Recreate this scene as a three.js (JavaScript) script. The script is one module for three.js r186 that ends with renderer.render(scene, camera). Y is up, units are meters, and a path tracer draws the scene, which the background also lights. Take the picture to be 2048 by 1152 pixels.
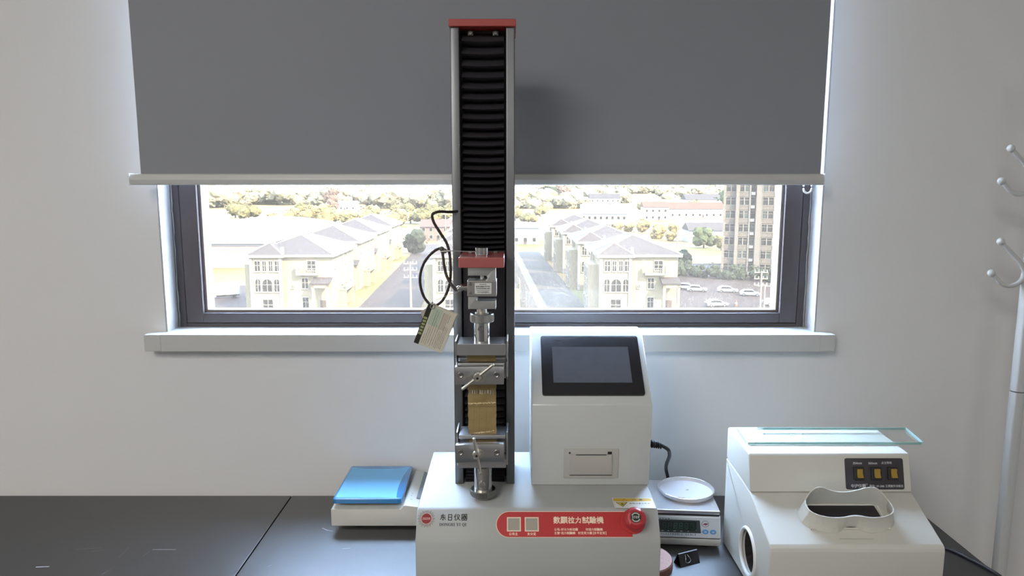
import * as THREE from 'three';
import { RoundedBoxGeometry } from 'three/addons/geometries/RoundedBoxGeometry.js';
import { mergeGeometries, mergeVertices, toCreasedNormals } from 'three/addons/utils/BufferGeometryUtils.js';
import { ImprovedNoise } from 'three/addons/math/ImprovedNoise.js';
import { RectAreaLightUniformsLib } from 'three/addons/lights/RectAreaLightUniformsLib.js';
import { Brush, Evaluator, SUBTRACTION } from 'three-bvh-csg';

// ---------------------------------------------------------------- camera, sky, sun, fill lamps, exposure
const scene = new THREE.Scene();
const camera = new THREE.PerspectiveCamera(43.32, 2048 / 1152, 0.05, 12000);
camera.position.set(0, 1.425, 0);
camera.rotation.x = -0.1445;
const renderer = new THREE.WebGLRenderer({ antialias: true });
renderer.toneMapping = THREE.LinearToneMapping;
renderer.toneMappingExposure = 1.0;
renderer.shadowMap.enabled = true;

const SUN_DIR = new THREE.Vector3(0.62, 0.66, 0.62).normalize();
// a bright hazy sky: pale and warm near the horizon, bluer overhead, brighter round the sun
const SKY_LEVEL = 34.0;
{
  const W = 512, H = 256, d = new Float32Array(W * H * 4), mix = THREE.MathUtils.lerp;
  for (let j = 0; j < H; j++) for (let i = 0; i < W; i++) {
    const up = ((j + 0.5) / H - 0.5) * Math.PI, az = ((i + 0.5) / W - 0.5) * 2 * Math.PI, y = Math.sin(up), x = Math.cos(az) * Math.cos(up), z = Math.sin(az) * Math.cos(up);
    const near = Math.max(0, x * SUN_DIR.x + y * SUN_DIR.y + z * SUN_DIR.z), k = Math.pow(Math.max(0, y), 0.45), glow = 0.9 * Math.pow(near, 6) + 0.5 * Math.pow(near, 2), o = (j * W + i) * 4;
    const c = [mix(0.95, 0.55, k), mix(0.95, 0.82, k), mix(0.93, 1.25, k)];
    for (let q = 0; q < 3; q++) d[o + q] = y > 0 ? c[q] + glow * [0.30, 0.28, 0.25][q] : 0.35;
    d[o + 3] = 1;
  }
  const t = new THREE.DataTexture(d, W, H, THREE.RGBAFormat, THREE.FloatType); t.mapping = THREE.EquirectangularReflectionMapping; t.magFilter = THREE.LinearFilter; t.minFilter = THREE.LinearFilter; t.needsUpdate = true;
  scene.background = t; scene.environment = t; scene.backgroundIntensity = scene.environmentIntensity = SKY_LEVEL;
}
const sun = new THREE.DirectionalLight(new THREE.Color(1, 0.86, 0.6), 76);
sun.position.copy(SUN_DIR).multiplyScalar(300).add(new THREE.Vector3(0, -22, -150));
sun.target.position.set(0, -22, -150);
sun.castShadow = true;
Object.assign(sun.shadow.camera, { left: -260, right: 260, top: 260, bottom: -260, near: 1, far: 900 });
sun.shadow.mapSize.set(4096, 4096);
sun.name = 'sun_light';
scene.add(sun, sun.target);
RectAreaLightUniformsLib.init();
const FILL_LAMPS = [[-1.35, 1.3], [-1.55, 2.45], [0.7, 2.1]];                 // added unseen ceiling fill panels (x, z)
const FILL_LEVEL = [22.5, 16.2, 6.3], FILL_COLOR = new THREE.Color(1, 0.972, 0.93), FILL_SIZE = [1.2, 0.6];

// ---------------------------------------------------------------- helpers
const DY = 0.75, CEIL = 2.9, GROUND = -22.6;
let seedState = 7;
const rnd = () => { seedState = (seedState + 0x6d2b79f5) | 0; let t = Math.imul(seedState ^ (seedState >>> 15), 1 | seedState); t = (t + Math.imul(t ^ (t >>> 7), 61 | t)) ^ t; return ((t ^ (t >>> 14)) >>> 0) / 4294967296; };
const noise = new ImprovedNoise();
const used = new Map();
function numbered(name) { const n = used.get(name) ?? 0; used.set(name, n + 1); return n ? `${name}_${String(n).padStart(3, '0')}` : name; }
const V = (x, y, z) => new THREE.Vector3(x, y, z);
const lin = (r, g, b) => new THREE.Color().setRGB(r, g, b);
function mat(color, rough = 0.6, metal = 0, extra = {}) {
  return new THREE.MeshPhysicalMaterial({ color: color.isColor ? color : new THREE.Color(color), roughness: rough, metalness: metal, ...extra });
}
// a thing: a Group at its base; base is (x, height over the desk top, z) for things of the room
function thing(name, label, category, base = [0, 0, 0], group, dy = DY) {
  const o = new THREE.Group(); o.name = numbered(name); scene.add(o);
  o.position.set(base[0], base[1] + dy, base[2]);
  o.userData = { label, category }; if (group) o.userData.group = group;
  o.base = base;
  return o;
}
function mesh(name, geo, material, parent) {
  const m = new THREE.Mesh(geo, material); m.name = name; m.castShadow = m.receiveShadow = true; parent.add(m); return m;
}
// a part of a thing whose geometry is written in room coordinates (x, height over the desk, z)
function part(name, geo, material, root, parent = root) {
  const g = Array.isArray(geo) ? join(geo) : geo;
  g.translate(-root.base[0], -root.base[1], -root.base[2]);
  return mesh(name, g, material, parent);
}
function sub(name, parent) { const g = new THREE.Group(); g.name = name; parent.add(g); return g; }
function structure(name, geo, material, parent = scene) {
  const m = mesh(name, Array.isArray(geo) ? join(geo) : geo, material, parent);
  if (parent === scene) m.userData.kind = 'structure';
  return m;
}
function join(list) {
  const l = list.map((g) => { const n = g.index ? g.toNonIndexed() : g; for (const k of Object.keys(n.attributes)) if (!['position', 'normal', 'uv'].includes(k)) n.deleteAttribute(k); if (!n.attributes.normal) n.computeVertexNormals(); if (!n.attributes.uv) n.setAttribute('uv', new THREE.BufferAttribute(new Float32Array(n.attributes.position.count * 2), 2)); n.morphAttributes = {}; return n; });
  return l.length === 1 ? l[0] : mergeGeometries(l, false);
}
function bx(x0, x1, y0, y1, z0, z1, r = 0.0012, seg = 2) {
  const w = Math.abs(x1 - x0), h = Math.abs(y1 - y0), d = Math.abs(z1 - z0), rr = Math.min(r, w * 0.45, h * 0.45, d * 0.45);
  const g = rr > 0 ? new RoundedBoxGeometry(w, h, d, seg, rr) : new THREE.BoxGeometry(w, h, d);
  return g.translate((x0 + x1) / 2, (y0 + y1) / 2, (z0 + z1) / 2);
}
function cylY(x, y0, y1, z, r0, r1 = r0, seg = 40, bev = 0.0008) {
  const b = Math.min(bev, r0 * 0.3, r1 * 0.3, Math.abs(y1 - y0) * 0.3), h = y1 - y0;
  return lathe([[0, 0], [r0 - b, 0], [r0, b], [r1, h - b], [r1 - b, h], [0, h]], seg).translate(x, y0, z);
}
function lathe(pts, seg = 40) { return toCreasedNormals(new THREE.LatheGeometry(pts.map(([r, y]) => new THREE.Vector2(Math.max(r, 1e-5), y)), seg), 0.6); }
function tube(points, r, seg = 80, rad = 10, closed = false) {
  const c = new THREE.CatmullRomCurve3(points.map((p) => (p.isVector3 ? p : V(...p))), closed, 'centripetal');
  return new THREE.TubeGeometry(c, seg, r, rad, closed);
}
function rod(a, b, r, seg = 16, r1 = r) {
  const d = b.clone().sub(a), L = d.length(), bev = Math.min(r * 0.25, L * 0.2);
  const g = lathe([[0, 0], [r - bev, 0], [r, bev], [r1, L - bev], [r1 - bev, L], [0, L]], seg);
  g.applyQuaternion(new THREE.Quaternion().setFromUnitVectors(V(0, 1, 0), d.normalize()));
  return g.translate(a.x, a.y, a.z);
}
function ball(x, y, z, r, seg = 20) { return new THREE.SphereGeometry(r, seg, Math.round(seg * 0.7)).translate(x, y, z); }
// polygon with rounded corners; pts: [x, y, r]
function rounded(pts, r0 = 0) {
  const s = new THREE.Shape(), n = pts.length;
  for (let i = 0; i < n; i++) {
    const p = new THREE.Vector2(...pts[i].slice(0, 2)), a = new THREE.Vector2(...pts[(i + n - 1) % n].slice(0, 2)), b = new THREE.Vector2(...pts[(i + 1) % n].slice(0, 2)), r = pts[i][2] ?? r0;
    if (r <= 0) { i ? s.lineTo(p.x, p.y) : s.moveTo(p.x, p.y); continue; }
    const u = a.sub(p), w = b.sub(p), k = Math.min(r, u.length() * 0.45, w.length() * 0.45), p0 = p.clone().addScaledVector(u.normalize(), k), p1 = p.clone().addScaledVector(w.normalize(), k);
    i ? s.lineTo(p0.x, p0.y) : s.moveTo(p0.x, p0.y);
    s.quadraticCurveTo(p.x, p.y, p1.x, p1.y);
  }
  s.closePath();
  return s;
}
function slab(shape, depth, bevel = 0.0006, curve = 10, bevSeg = 2) {
  const b = Math.min(bevel, depth * 0.45);
  const g = new THREE.ExtrudeGeometry(shape, { depth: depth - 2 * b, curveSegments: curve, bevelEnabled: b > 0, bevelThickness: b, bevelSize: b, bevelOffset: -b, bevelSegments: bevSeg });
  return toCreasedNormals(g.translate(0, 0, b), 0.5);
}
// profile in (z, y) swept along x from x0 to x1
function sweepX(pts, x0, x1, bevel = 0.001, r = 0) {
  return slab(rounded(pts, r), x1 - x0, bevel, 8, 3).rotateY(-Math.PI / 2).translate(x1, 0, 0);
}
function unitUV(g, axes = 'xy') {
  g.computeBoundingBox(); const b = g.boundingBox, p = g.attributes.position, uv = new Float32Array(p.count * 2), [i, j] = [...axes];
  for (let k = 0; k < p.count; k++) {
    const q = { x: p.getX(k), y: p.getY(k), z: p.getZ(k) };
    uv[k * 2] = (q[i] - b.min[i]) / (b.max[i] - b.min[i]); uv[k * 2 + 1] = (q[j] - b.min[j]) / (b.max[j] - b.min[j]);
  }
  g.setAttribute('uv', new THREE.BufferAttribute(uv, 2)); return g;
}
function canvasTex(w, h, draw, srgb = true) {
  const c = document.createElement('canvas'); c.width = w; c.height = h; const x = c.getContext('2d'); draw(x, w, h);
  const t = new THREE.CanvasTexture(c); if (srgb) t.colorSpace = THREE.SRGBColorSpace; t.anisotropy = 8; return t;
}
function noiseTex(n, f, srgb = false) {
  const d = new Uint8Array(n * n * 4);
  for (let j = 0; j < n; j++) for (let i = 0; i < n; i++) { const v = f(i / n, j / n, i, j), o = (j * n + i) * 4; for (let c = 0; c < 3; c++) d[o + c] = Math.max(0, Math.min(255, Array.isArray(v) ? v[c] : v)); d[o + 3] = 255; }
  const t = new THREE.DataTexture(d, n, n); t.wrapS = t.wrapT = THREE.RepeatWrapping; t.magFilter = THREE.LinearFilter; t.minFilter = THREE.LinearMipmapLinearFilter; t.generateMipmaps = true; if (srgb) t.colorSpace = THREE.SRGBColorSpace; t.needsUpdate = true; return t;
}
// a frame of axes on a tilted face: origin (x, h, z), leaned about x by a (positive: the face looks down)
const tilt = (x, y, z, a, ry = 0) => new THREE.Matrix4().makeTranslation(x, y, z).multiply(new THREE.Matrix4().makeRotationY(ry)).multiply(new THREE.Matrix4().makeRotationX(a));

// ---------------------------------------------------------------- stroke lettering for Chinese characters (on a 100 x 100 field)
const GL = {
  东: '20,22 80,22|50,5 25,48 85,48|54,36 54,90 44,84|32,60 14,80|68,60 88,80', 日: '25,10 75,10 75,92 25,92 25,10|25,50 75,50',
  仪: '30,6 8,45|22,30 22,94|62,6 68,18|85,18 72,58 38,92|46,20 60,60 92,92', 器: '12,6 42,6 42,30 12,30 12,6|58,6 88,6 88,30 58,30 58,6|6,46 94,46|50,34 46,50 8,66|52,46 92,66|62,34 70,40|14,66 42,66 42,92 14,92 14,66|58,66 86,66 86,92 58,92 58,66',
  數: '28,2 28,60|10,10 46,10 46,24 10,24 10,10|4,32 52,32|12,40 44,40 44,50 12,50 12,40|4,64 52,64|24,52 12,76 44,94|42,58 30,80 6,94|68,4 58,34|64,22 96,22|86,22 78,60 54,94|64,36 74,66 96,94',
  顯: '10,4 44,4 44,28 10,28 10,4|10,16 44,16|18,32 8,46 22,46 8,62 24,62|38,32 28,46 42,46 28,62 46,62|8,74 4,92|18,74 18,90|30,74 32,90|42,74 48,90|54,6 98,6|76,6 70,18|60,18 92,18 92,74 60,74 60,18|60,36 92,36|60,54 92,54|68,76 54,94|84,76 98,94',
  拉: '6,28 38,28|24,4 24,92 14,84|4,64 40,50|66,4 72,18|46,26 96,26|56,38 62,76|86,36 76,80|42,88 98,88', 力: '14,32 84,32 78,88 62,80|48,6 44,50 10,94',
  試: '22,2 26,10|4,16 44,16|10,30 38,30|10,44 38,44|10,58 38,58 38,88 10,88 10,58|48,26 98,26|52,54 76,54|64,54 64,82|48,88 78,80|78,4 84,60 96,94 98,80|88,6 94,16',
  驗: '10,6 42,6|10,6 10,56|10,22 38,22|10,38 38,38|26,6 26,56|10,56 44,56 42,90 34,84|6,70 4,88|16,70 16,84|24,68 26,82|33,66 36,78|72,2 48,34|72,2 98,34|60,32 86,32|54,42 68,42 68,58 54,58 54,42|78,42 92,42 92,58 78,58 78,42|60,62 48,94|58,72 70,92|84,62 74,94|84,72 98,94',
  機: '4,28 38,28|22,4 22,94|22,32 4,70|22,36 38,60|52,6 44,24 54,24 44,42 58,42|88,6 80,24 92,24 80,42 96,42|40,54 98,54|66,4 72,54 94,92 98,78|54,56 50,76 40,94|60,62 66,74|90,60 76,88',
  公: '38,8 10,50|62,8 92,50|46,46 22,88 78,82|66,66 84,92', 司: '14,12 82,12 82,90 70,84|14,32 66,32|20,50 60,50 60,80 20,80 20,50', 主: '46,4 54,14|16,24 84,24|22,54 78,54|50,24 50,90|8,90 92,90',
  营: '8,16 92,16|32,4 32,28|68,4 68,28|10,48 10,36 90,36 90,48|28,46 72,46 72,60 28,60 28,46|20,70 80,70 80,94 20,94 20,70', 中: '16,24 84,24 84,62 16,62 16,24|50,4 50,96',
  沪: '10,10 22,20|6,36 18,46|6,92 24,62|60,4 66,14|40,20 90,20 90,50 40,50|40,20 40,60 30,94', 三: '14,14 86,14|22,50 78,50|8,88 92,88', 用: '20,60 10,94|20,60 20,8 82,8 82,92 70,88|20,34 82,34|20,60 82,60|50,8 50,92',
  紫: '20,8 20,34|20,20 44,20|6,36 48,32|80,8 60,24|60,6 60,34 92,34|46,40 24,56 66,56 24,72 80,70|50,72 50,94|28,78 16,90|70,78 84,90', 外: '30,6 10,46|28,20 50,20 40,60 8,94|24,40 40,56|72,4 72,96|72,40 94,58',
  分: '38,6 8,46|60,6 94,46|24,48 76,48 70,90 56,84|48,48 22,94', 析: '4,28 42,28|22,4 22,94|22,32 4,70|22,36 40,60|84,8 54,18 54,60 44,94|54,44 96,44|78,44 78,96', 电: '20,64 20,18 80,18 80,64 20,64|20,41 80,41|50,4 50,88 92,88 92,74',
  子: '20,12 78,12 50,34 50,90 38,84|8,50 92,50', 天: '18,16 82,16|8,46 92,46|50,16 46,56 8,94|52,50 92,94', 平: '14,12 86,12|30,22 38,44|72,22 62,44|6,54 94,54|50,12 50,96', 材: '4,28 42,28|22,4 22,94|22,32 4,70|48,28 96,28|76,4 76,92 64,86|74,34 46,72',
  支: '12,22 88,22|50,4 50,46|20,46 78,46 58,74 14,94|28,54 88,94', 定: '46,2 54,10|12,28 12,16 88,16 88,28|24,38 76,38|50,38 50,84|50,60 76,60|28,54 20,80 8,94|24,78 50,92 94,92', 点: '50,4 50,38|50,20 84,20|24,38 76,38 76,64 24,64 24,38|16,76 10,92|36,76 38,90|58,76 62,90|80,76 90,92',
  明: '8,16 40,16 40,78 8,78 8,16|8,46 40,46|54,60 44,94|54,60 54,8 88,8 88,92 78,88|54,34 88,34|54,58 88,58', 照: '10,8 38,8 38,60 10,60 10,8|10,34 38,34|50,10 90,10 86,34 76,30|66,10 48,36|52,42 86,42 86,62 52,62 52,42|14,76 8,92|36,76 38,90|58,76 62,90|80,76 90,92',
  注: '12,8 24,18|6,34 18,44|6,92 26,60|62,4 68,14|40,26 96,26|44,56 92,56|68,26 68,90|36,90 98,90', 意: '46,2 54,8|16,14 84,14|34,20 38,28|66,20 62,28|6,32 94,32|26,40 74,40 74,64 26,64 26,40|26,52 74,52|16,74 10,90|32,72 34,92 66,92 68,82|48,70 54,80|78,72 90,88', 危: '36,4 10,40|34,14 68,14 54,32|20,32 94,32|22,32 22,56 8,94|40,50 76,50 74,70 62,66|40,50 40,90 90,90 90,78',
  险: '12,6 12,96|12,8 36,8 24,34 36,52 24,62|64,4 40,36|64,4 96,36|52,38 82,38|46,56 54,80|64,52 68,76|90,52 76,88|42,92 98,92',
};
function glyphs(x, text, px, py, size, lw, gap = 1.06) {
  x.lineWidth = lw; x.lineCap = 'square'; x.lineJoin = 'miter';
  [...text].forEach((ch, i) => {
    const ox = px + i * size * gap, g = GL[ch];
    if (!g) { if (ch !== ' ') { x.fillText(ch, ox, py + size * 0.86); } return; }
    x.beginPath();
    for (const s of g.split('|')) s.split(' ').forEach((p, k) => { const [a, b] = p.split(',').map(Number), X = ox + a * size / 100, Y = py + b * size / 100; k ? x.lineTo(X, Y) : x.moveTo(X, Y); });
    x.stroke();
  });
}
// rows of print too small to read
function tinyLine(x, px, py, w, h, s = 1) { let at = px; while (at < px + w) { const k = h * (0.3 + rnd() * 0.6) * s; x.fillRect(at, py + rnd() * h * 0.2, Math.min(k, px + w - at), h * (0.6 + rnd() * 0.4)); at += k + h * 0.22; } }

// ---------------------------------------------------------------- materials of the room
const wallBump = noiseTex(256, (u, v) => { let s = 0; for (const [f, a] of [[6, 0.3], [24, 0.4], [64, 0.5]]) s += a * noise.noise(u * f, v * f, f); return 128 + 60 * s; });
wallBump.repeat.set(1.2, 1.2);
const M = {
  wall: mat(lin(0.72, 0.715, 0.70), 0.85, 0, { bumpMap: wallBump, bumpScale: 0.0012 }),
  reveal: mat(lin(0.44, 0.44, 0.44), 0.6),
  sill: mat(lin(0.52, 0.52, 0.495), 0.5),
  frame: mat(lin(0.070, 0.058, 0.062), 0.42, 0.0, { clearcoat: 0.2, clearcoatRoughness: 0.4 }),
  bead: mat(lin(0.20, 0.17, 0.15), 0.4, 0.3),
  gasket: mat(lin(0.01, 0.01, 0.012), 0.8),
  paint: mat(lin(0.58, 0.595, 0.58), 0.2, 0, { ior: 1.6 }),
  paintTop: mat(lin(0.42, 0.43, 0.415), 0.40, 0, { ior: 1.33, anisotropy: 0.95, anisotropyRotation: Math.PI / 2 }),
  plasticWhite: mat(lin(0.72, 0.72, 0.69), 0.42, 0, { clearcoat: 0.4, clearcoatRoughness: 0.25 }),
  cream: mat(lin(0.60, 0.585, 0.525), 0.45, 0, { clearcoat: 0.12, clearcoatRoughness: 0.3 }),
  black: mat(lin(0.016, 0.016, 0.018), 0.5),
  blackGloss: mat(lin(0.018, 0.017, 0.020), 0.25),
  rubber: mat(lin(0.02, 0.017, 0.017), 0.65),
  alu: mat(lin(0.20, 0.204, 0.212), 0.42, 0.8),
  aluBright: mat(lin(0.56, 0.56, 0.555), 0.28, 1),
  aluSoft: mat(lin(0.50, 0.50, 0.51), 0.34, 0.95),
  chrome: mat(lin(0.58, 0.575, 0.555), 0.14, 1),
  steelDark: mat(lin(0.30, 0.29, 0.27), 0.3, 1),
  brass: mat(lin(0.62, 0.60, 0.52), 0.3, 1),
  red: mat(lin(0.36, 0.035, 0.022), 0.42, 0, { clearcoat: 0.4, clearcoatRoughness: 0.3 }),
  redPale: mat(lin(0.38, 0.095, 0.088), 0.38, 0, { clearcoat: 0.6, clearcoatRoughness: 0.2 }),
  white: mat(lin(0.78, 0.78, 0.78), 0.5),
};

// ---------------------------------------------------------------- the room shell
const RX0 = -2.7, RX1 = 2.2, RZ = 3.2, WZ = -1.5, TH = 0.24;
const OX0 = -0.7295, OX1 = 0.6405, OY0 = 1.425 - 0.313, OY1 = 2.55;       // the window opening
structure('floor', bx(RX0 - TH, RX1 + TH, -0.15, 0, WZ - TH, RZ + TH, 0), mat(lin(0.15, 0.14, 0.13), 0.4));
structure('ceiling', bx(RX0 - TH, RX1 + TH, CEIL, CEIL + 0.15, WZ - TH, RZ + TH, 0), mat(lin(0.8, 0.8, 0.78), 0.9));
{ // wall with the window
  const s = new THREE.Shape([[RX0 - TH, 0], [RX1 + TH, 0], [RX1 + TH, CEIL], [RX0 - TH, CEIL]].map((p) => new THREE.Vector2(...p)));
  s.holes.push(new THREE.Path([[OX0, OY0], [OX0, OY1], [OX1, OY1], [OX1, OY0]].map((p) => new THREE.Vector2(...p))));
  structure('wall_window', new THREE.ExtrudeGeometry(s, { depth: TH, bevelEnabled: false }).translate(0, 0, WZ - TH), M.wall);
}
structure('wall_rear', bx(RX0 - TH, RX1 + TH, 0, CEIL, RZ, RZ + TH, 0), mat(lin(0.20, 0.205, 0.215), 0.7));
structure('wall_right', bx(RX1, RX1 + TH, 0, CEIL, WZ, RZ, 0), M.wall);
structure('wall_left', bx(RX0 - TH, RX0, 0, CEIL, WZ, RZ, 0), M.wall);
{ // painted reveal lining: thin plaster cheeks that run from the wall face to the frame
  structure('trim_1', [bx(OX0, OX0 + 0.0035, OY0, OY1, WZ - 0.058, WZ - 0.0005, 0), bx(OX1 - 0.0035, OX1, OY0, OY1, WZ - 0.058, WZ - 0.0005, 0), bx(OX0 + 0.0035, OX1 - 0.0035, OY1 - 0.0035, OY1, WZ - 0.058, WZ - 0.0005, 0)], M.reveal);
}
{ // sill board
  const top = 1.425 - 0.3115;
  structure('trim_2', sweepX([[WZ - 0.058, top], [-1.468, top], [-1.468, top - 0.035], [WZ + 0.0005, top - 0.035], [WZ + 0.0005, top - 0.006], [WZ - 0.058, top - 0.006]].map((p) => [...p, 0]), -0.7265, 0.637, 0).clone(), M.sill);
  structure('trim_3', [bx(-0.7615, -0.7265, top - 0.035, top, WZ + 0.0005, -1.468, 0.0015), bx(0.637, 0.6685, top - 0.035, top, WZ + 0.0005, -1.468, 0.0015)], M.sill);
}

// ---------------------------------------------------------------- the window behind the tester
{
  const w = sub('window_1', scene); w.userData.kind = 'structure';
  const y0 = 1.425 - 0.3125, y1 = OY1 - 0.004, z = -1.553, x0 = OX0 + 0.004, x1 = OX1 - 0.004;
  const ring = (a0, a1, b0, b1, t, zf, zb, tb = t) => {                 // four members, each its own mesh
    return [bx(a0, a0 + t, b0, b1, zb, zf, 0.0012), bx(a1 - t, a1, b0, b1, zb, zf, 0.0012), bx(a0 + t, a1 - t, b0, b0 + tb, zb, zf, 0.0012), bx(a0 + t, a1 - t, b1 - tb, b1, zb, zf, 0.0012)];
  };
  for (const g of ring(x0, x1, y0, y1, 0.0175, z, z - 0.09, 0.009)) mesh('outer_frame', g, M.frame, w);
  for (const g of ring(x0 + 0.0195, x1 - 0.0195, y0 + 0.0105, y1 - 0.0105, 0.0365, z + 0.004, z - 0.06, 0.0215)) mesh('sash', g, M.frame, w);
  mesh('gasket', join(ring(x0 + 0.017, x1 - 0.017, y0 + 0.0085, y1 - 0.0085, 0.004, z - 0.008, z - 0.07)), M.gasket, w);
  const bx0 = x0 + 0.056, bx1 = x1 - 0.056, by0 = y0 + 0.032, by1 = y1 - 0.032;
  for (const g of ring(bx0, bx1, by0, by1, 0.006, z - 0.006, z - 0.03)) mesh('glazing_bead', g, M.bead, w);
  const gx0 = bx0 + 0.003, gx1 = bx1 - 0.003, gy0 = by0 + 0.002, gy1 = by1 - 0.002;
  mesh('pane', bx(gx0, gx1, gy0, gy1, z - 0.024, z - 0.0235, 0), new THREE.MeshPhysicalMaterial({ color: 0xffffff, roughness: 0, transmission: 1, thickness: 0, ior: 1.5, specularIntensity: 0.3 }), w);
  // dust on the outer face: patchy film with specks, thicker towards the lower part and the hinge-less side
  const dust = canvasTex(2048, 1024, (c, W, H) => {
    const im = c.createImageData(W, H), d = im.data;
    for (let j = 0; j < H; j++) for (let i = 0; i < W; i++) {
      const u = i / W, v = 1 - j / H, low = Math.max(0, 1 - v / 0.20), side = u > 0.5 ? 1 : 0.55;
      const patch = 0.5 + 0.5 * noise.noise(u * 7, v * 9, 3.3) + 0.3 * noise.noise(u * 22, v * 10, 8.1), streak = 0.5 + 0.5 * noise.noise(u * 120, v * 6, 1.7);
      let a = 0.018 + 0.007 * patch + low * side * (0.003 + 0.008 * patch * streak);
      a += (rnd() ** 6) * (0.02 + 0.09 * low * side * patch);
      const g = Math.max(0, Math.min(255, a * 255)), o = (j * W + i) * 4; d[o] = d[o + 1] = d[o + 2] = g; d[o + 3] = 255;
    }
    c.putImageData(im, 0, 0);
  }, false);
  mesh('dust_film', unitUV(new THREE.PlaneGeometry(gx1 - gx0, gy1 - gy0).translate((gx0 + gx1) / 2, (gy0 + gy1) / 2, z - 0.0247)), new THREE.MeshPhysicalMaterial({ color: lin(0.9, 0.74, 0.58), roughness: 1, transmission: 1, thickness: 0, transparent: true, alphaMap: dust, side: THREE.DoubleSide }), w);
  // old caulk along the reveal
  const caulk = (x, s) => { const pts = []; for (let k = 0; k <= 26; k++) pts.push([x + s * (0.001 + 0.0018 * rnd()), y0 + 0.002 + k * 0.012, z + 0.001 + 0.001 * rnd()]); return tube(pts, 0.0016, 90, 6); };
  mesh('caulk_bead', caulk(x0, 1), mat(lin(0.3, 0.29, 0.28), 0.9), w); mesh('caulk_bead', caulk(x1, -1), mat(lin(0.3, 0.29, 0.28), 0.9), w);
}

// ---------------------------------------------------------------- added ceiling lamps to fill the room with light (unseen, behind the camera)
FILL_LAMPS.forEach(([x, z], i) => {
  const t = thing('added_fill_panel', ['added unseen fill light panel on the ceiling nearest the window wall', 'added unseen fill light panel on the ceiling near the rear wall', 'added unseen fill light panel on the ceiling towards the plain side wall'][i], 'ceiling light', [x, 0, z], 'added fill light panels', CEIL);
  const [w, d] = FILL_SIZE;
  mesh('frame', join([bx(-w / 2 - 0.02, -w / 2, -0.022, -0.001, -d / 2 - 0.02, d / 2 + 0.02), bx(w / 2, w / 2 + 0.02, -0.022, -0.001, -d / 2 - 0.02, d / 2 + 0.02), bx(-w / 2, w / 2, -0.022, -0.001, -d / 2 - 0.02, -d / 2), bx(-w / 2, w / 2, -0.022, -0.001, d / 2, d / 2 + 0.02)]), M.white, t);
  mesh('diffuser', bx(-w / 2, w / 2, -0.016, -0.002, -d / 2, d / 2, 0), new THREE.MeshStandardMaterial({ color: 0xffffff, emissive: FILL_COLOR, emissiveIntensity: 0.8 }), t);
  const l = new THREE.RectAreaLight(FILL_COLOR, FILL_LEVEL[i], w, d); l.name = 'added_fill_lamp'; l.position.set(x, CEIL - 0.024, z); l.lookAt(x, 0, z); scene.add(l);
});

// ---------------------------------------------------------------- roller blind
{
  const t = thing('roller_blind', 'dark grey roller blind pulled half down over the window', 'blind', [-0.068, 0.68, -1.445]);
  const weave = noiseTex(128, (u, v, i, j) => 128 + 50 * ((i + j) % 2) - 25 + 20 * noise.noise(u * 16, v * 16, 2)); weave.repeat.set(40, 40);
  // fabric: a hanging sheet with a faint sag and small puckers near the lower rail
  const nx = 60, ny = 40, g = new THREE.PlaneGeometry(1.333, 1.17, nx, ny), p = g.attributes.position;
  for (let k = 0; k < p.count; k++) { const x = p.getX(k), y = p.getY(k), low = Math.max(0, -y / 0.58); p.setZ(k, 0.0022 * noise.noise(x * 2.2, y * 1.4, 4) + 0.0012 * low * noise.noise(x * 9 + y * 3, y * 2.5, 9)); }
  g.computeVertexNormals();
  const back = g.clone().translate(0, 0, -0.0007); { const i = back.index.array; for (let k = 0; k < i.length; k += 3) [i[k], i[k + 1]] = [i[k + 1], i[k]]; back.computeVertexNormals(); }
  part('fabric', [g.translate(-0.0615, 0.685 + 0.585, -1.44), back.translate(-0.0615, 0.685 + 0.585, -1.44)], mat(lin(0.240, 0.248, 0.272), 0.62, 0, { bumpMap: weave, bumpScale: 0.0003, sheen: 0.3, sheenRoughness: 0.5, sheenColor: lin(0.5, 0.52, 0.56) }), t);
  part('bottom_rail', sweepX([[-1.449, 0.670, 0.002], [-1.434, 0.670, 0.004], [-1.431, 0.681, 0.005], [-1.436, 0.692, 0.004], [-1.449, 0.692, 0.002]], -0.747, 0.610, 0.0006), mat(lin(0.56, 0.56, 0.54), 0.4, 0.1), t);
  part('end_cap', bx(-0.7485, -0.747, 0.6695, 0.6925, -1.45, -1.431, 0.0006), M.white, t);
  part('end_cap', bx(0.610, 0.6115, 0.6695, 0.6925, -1.45, -1.431, 0.0006), M.white, t);
  part('roller_tube', rod(V(-0.73, 1.875, -1.462), V(0.605, 1.875, -1.462), 0.024, 24), M.white, t);
  for (const x of [-0.745, 0.61]) part('bracket', bx(x, x + 0.01, 1.83, 1.92, -1.4985, -1.43), M.white, t);
  const loop = []; for (let k = 0; k < 400; k++) { const s = k / 400; let x, y; const L = 1.21; if (s < 0.48) { x = 0.585; y = 0.662 + L * (1 - s / 0.48); } else if (s < 0.52) { const a = Math.PI * (1 + (s - 0.48) / 0.04); x = 0.593 + 0.008 * Math.cos(a); y = 0.662 + 0.008 * Math.sin(a); } else { x = 0.601; y = 0.662 + L * (s - 0.52) / 0.48; } loop.push(new THREE.IcosahedronGeometry(0.0021, 1).translate(x, y, -1.468)); }
  part('bead_chain', loop, M.white, t).userData.kind = 'stuff';
}

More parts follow.
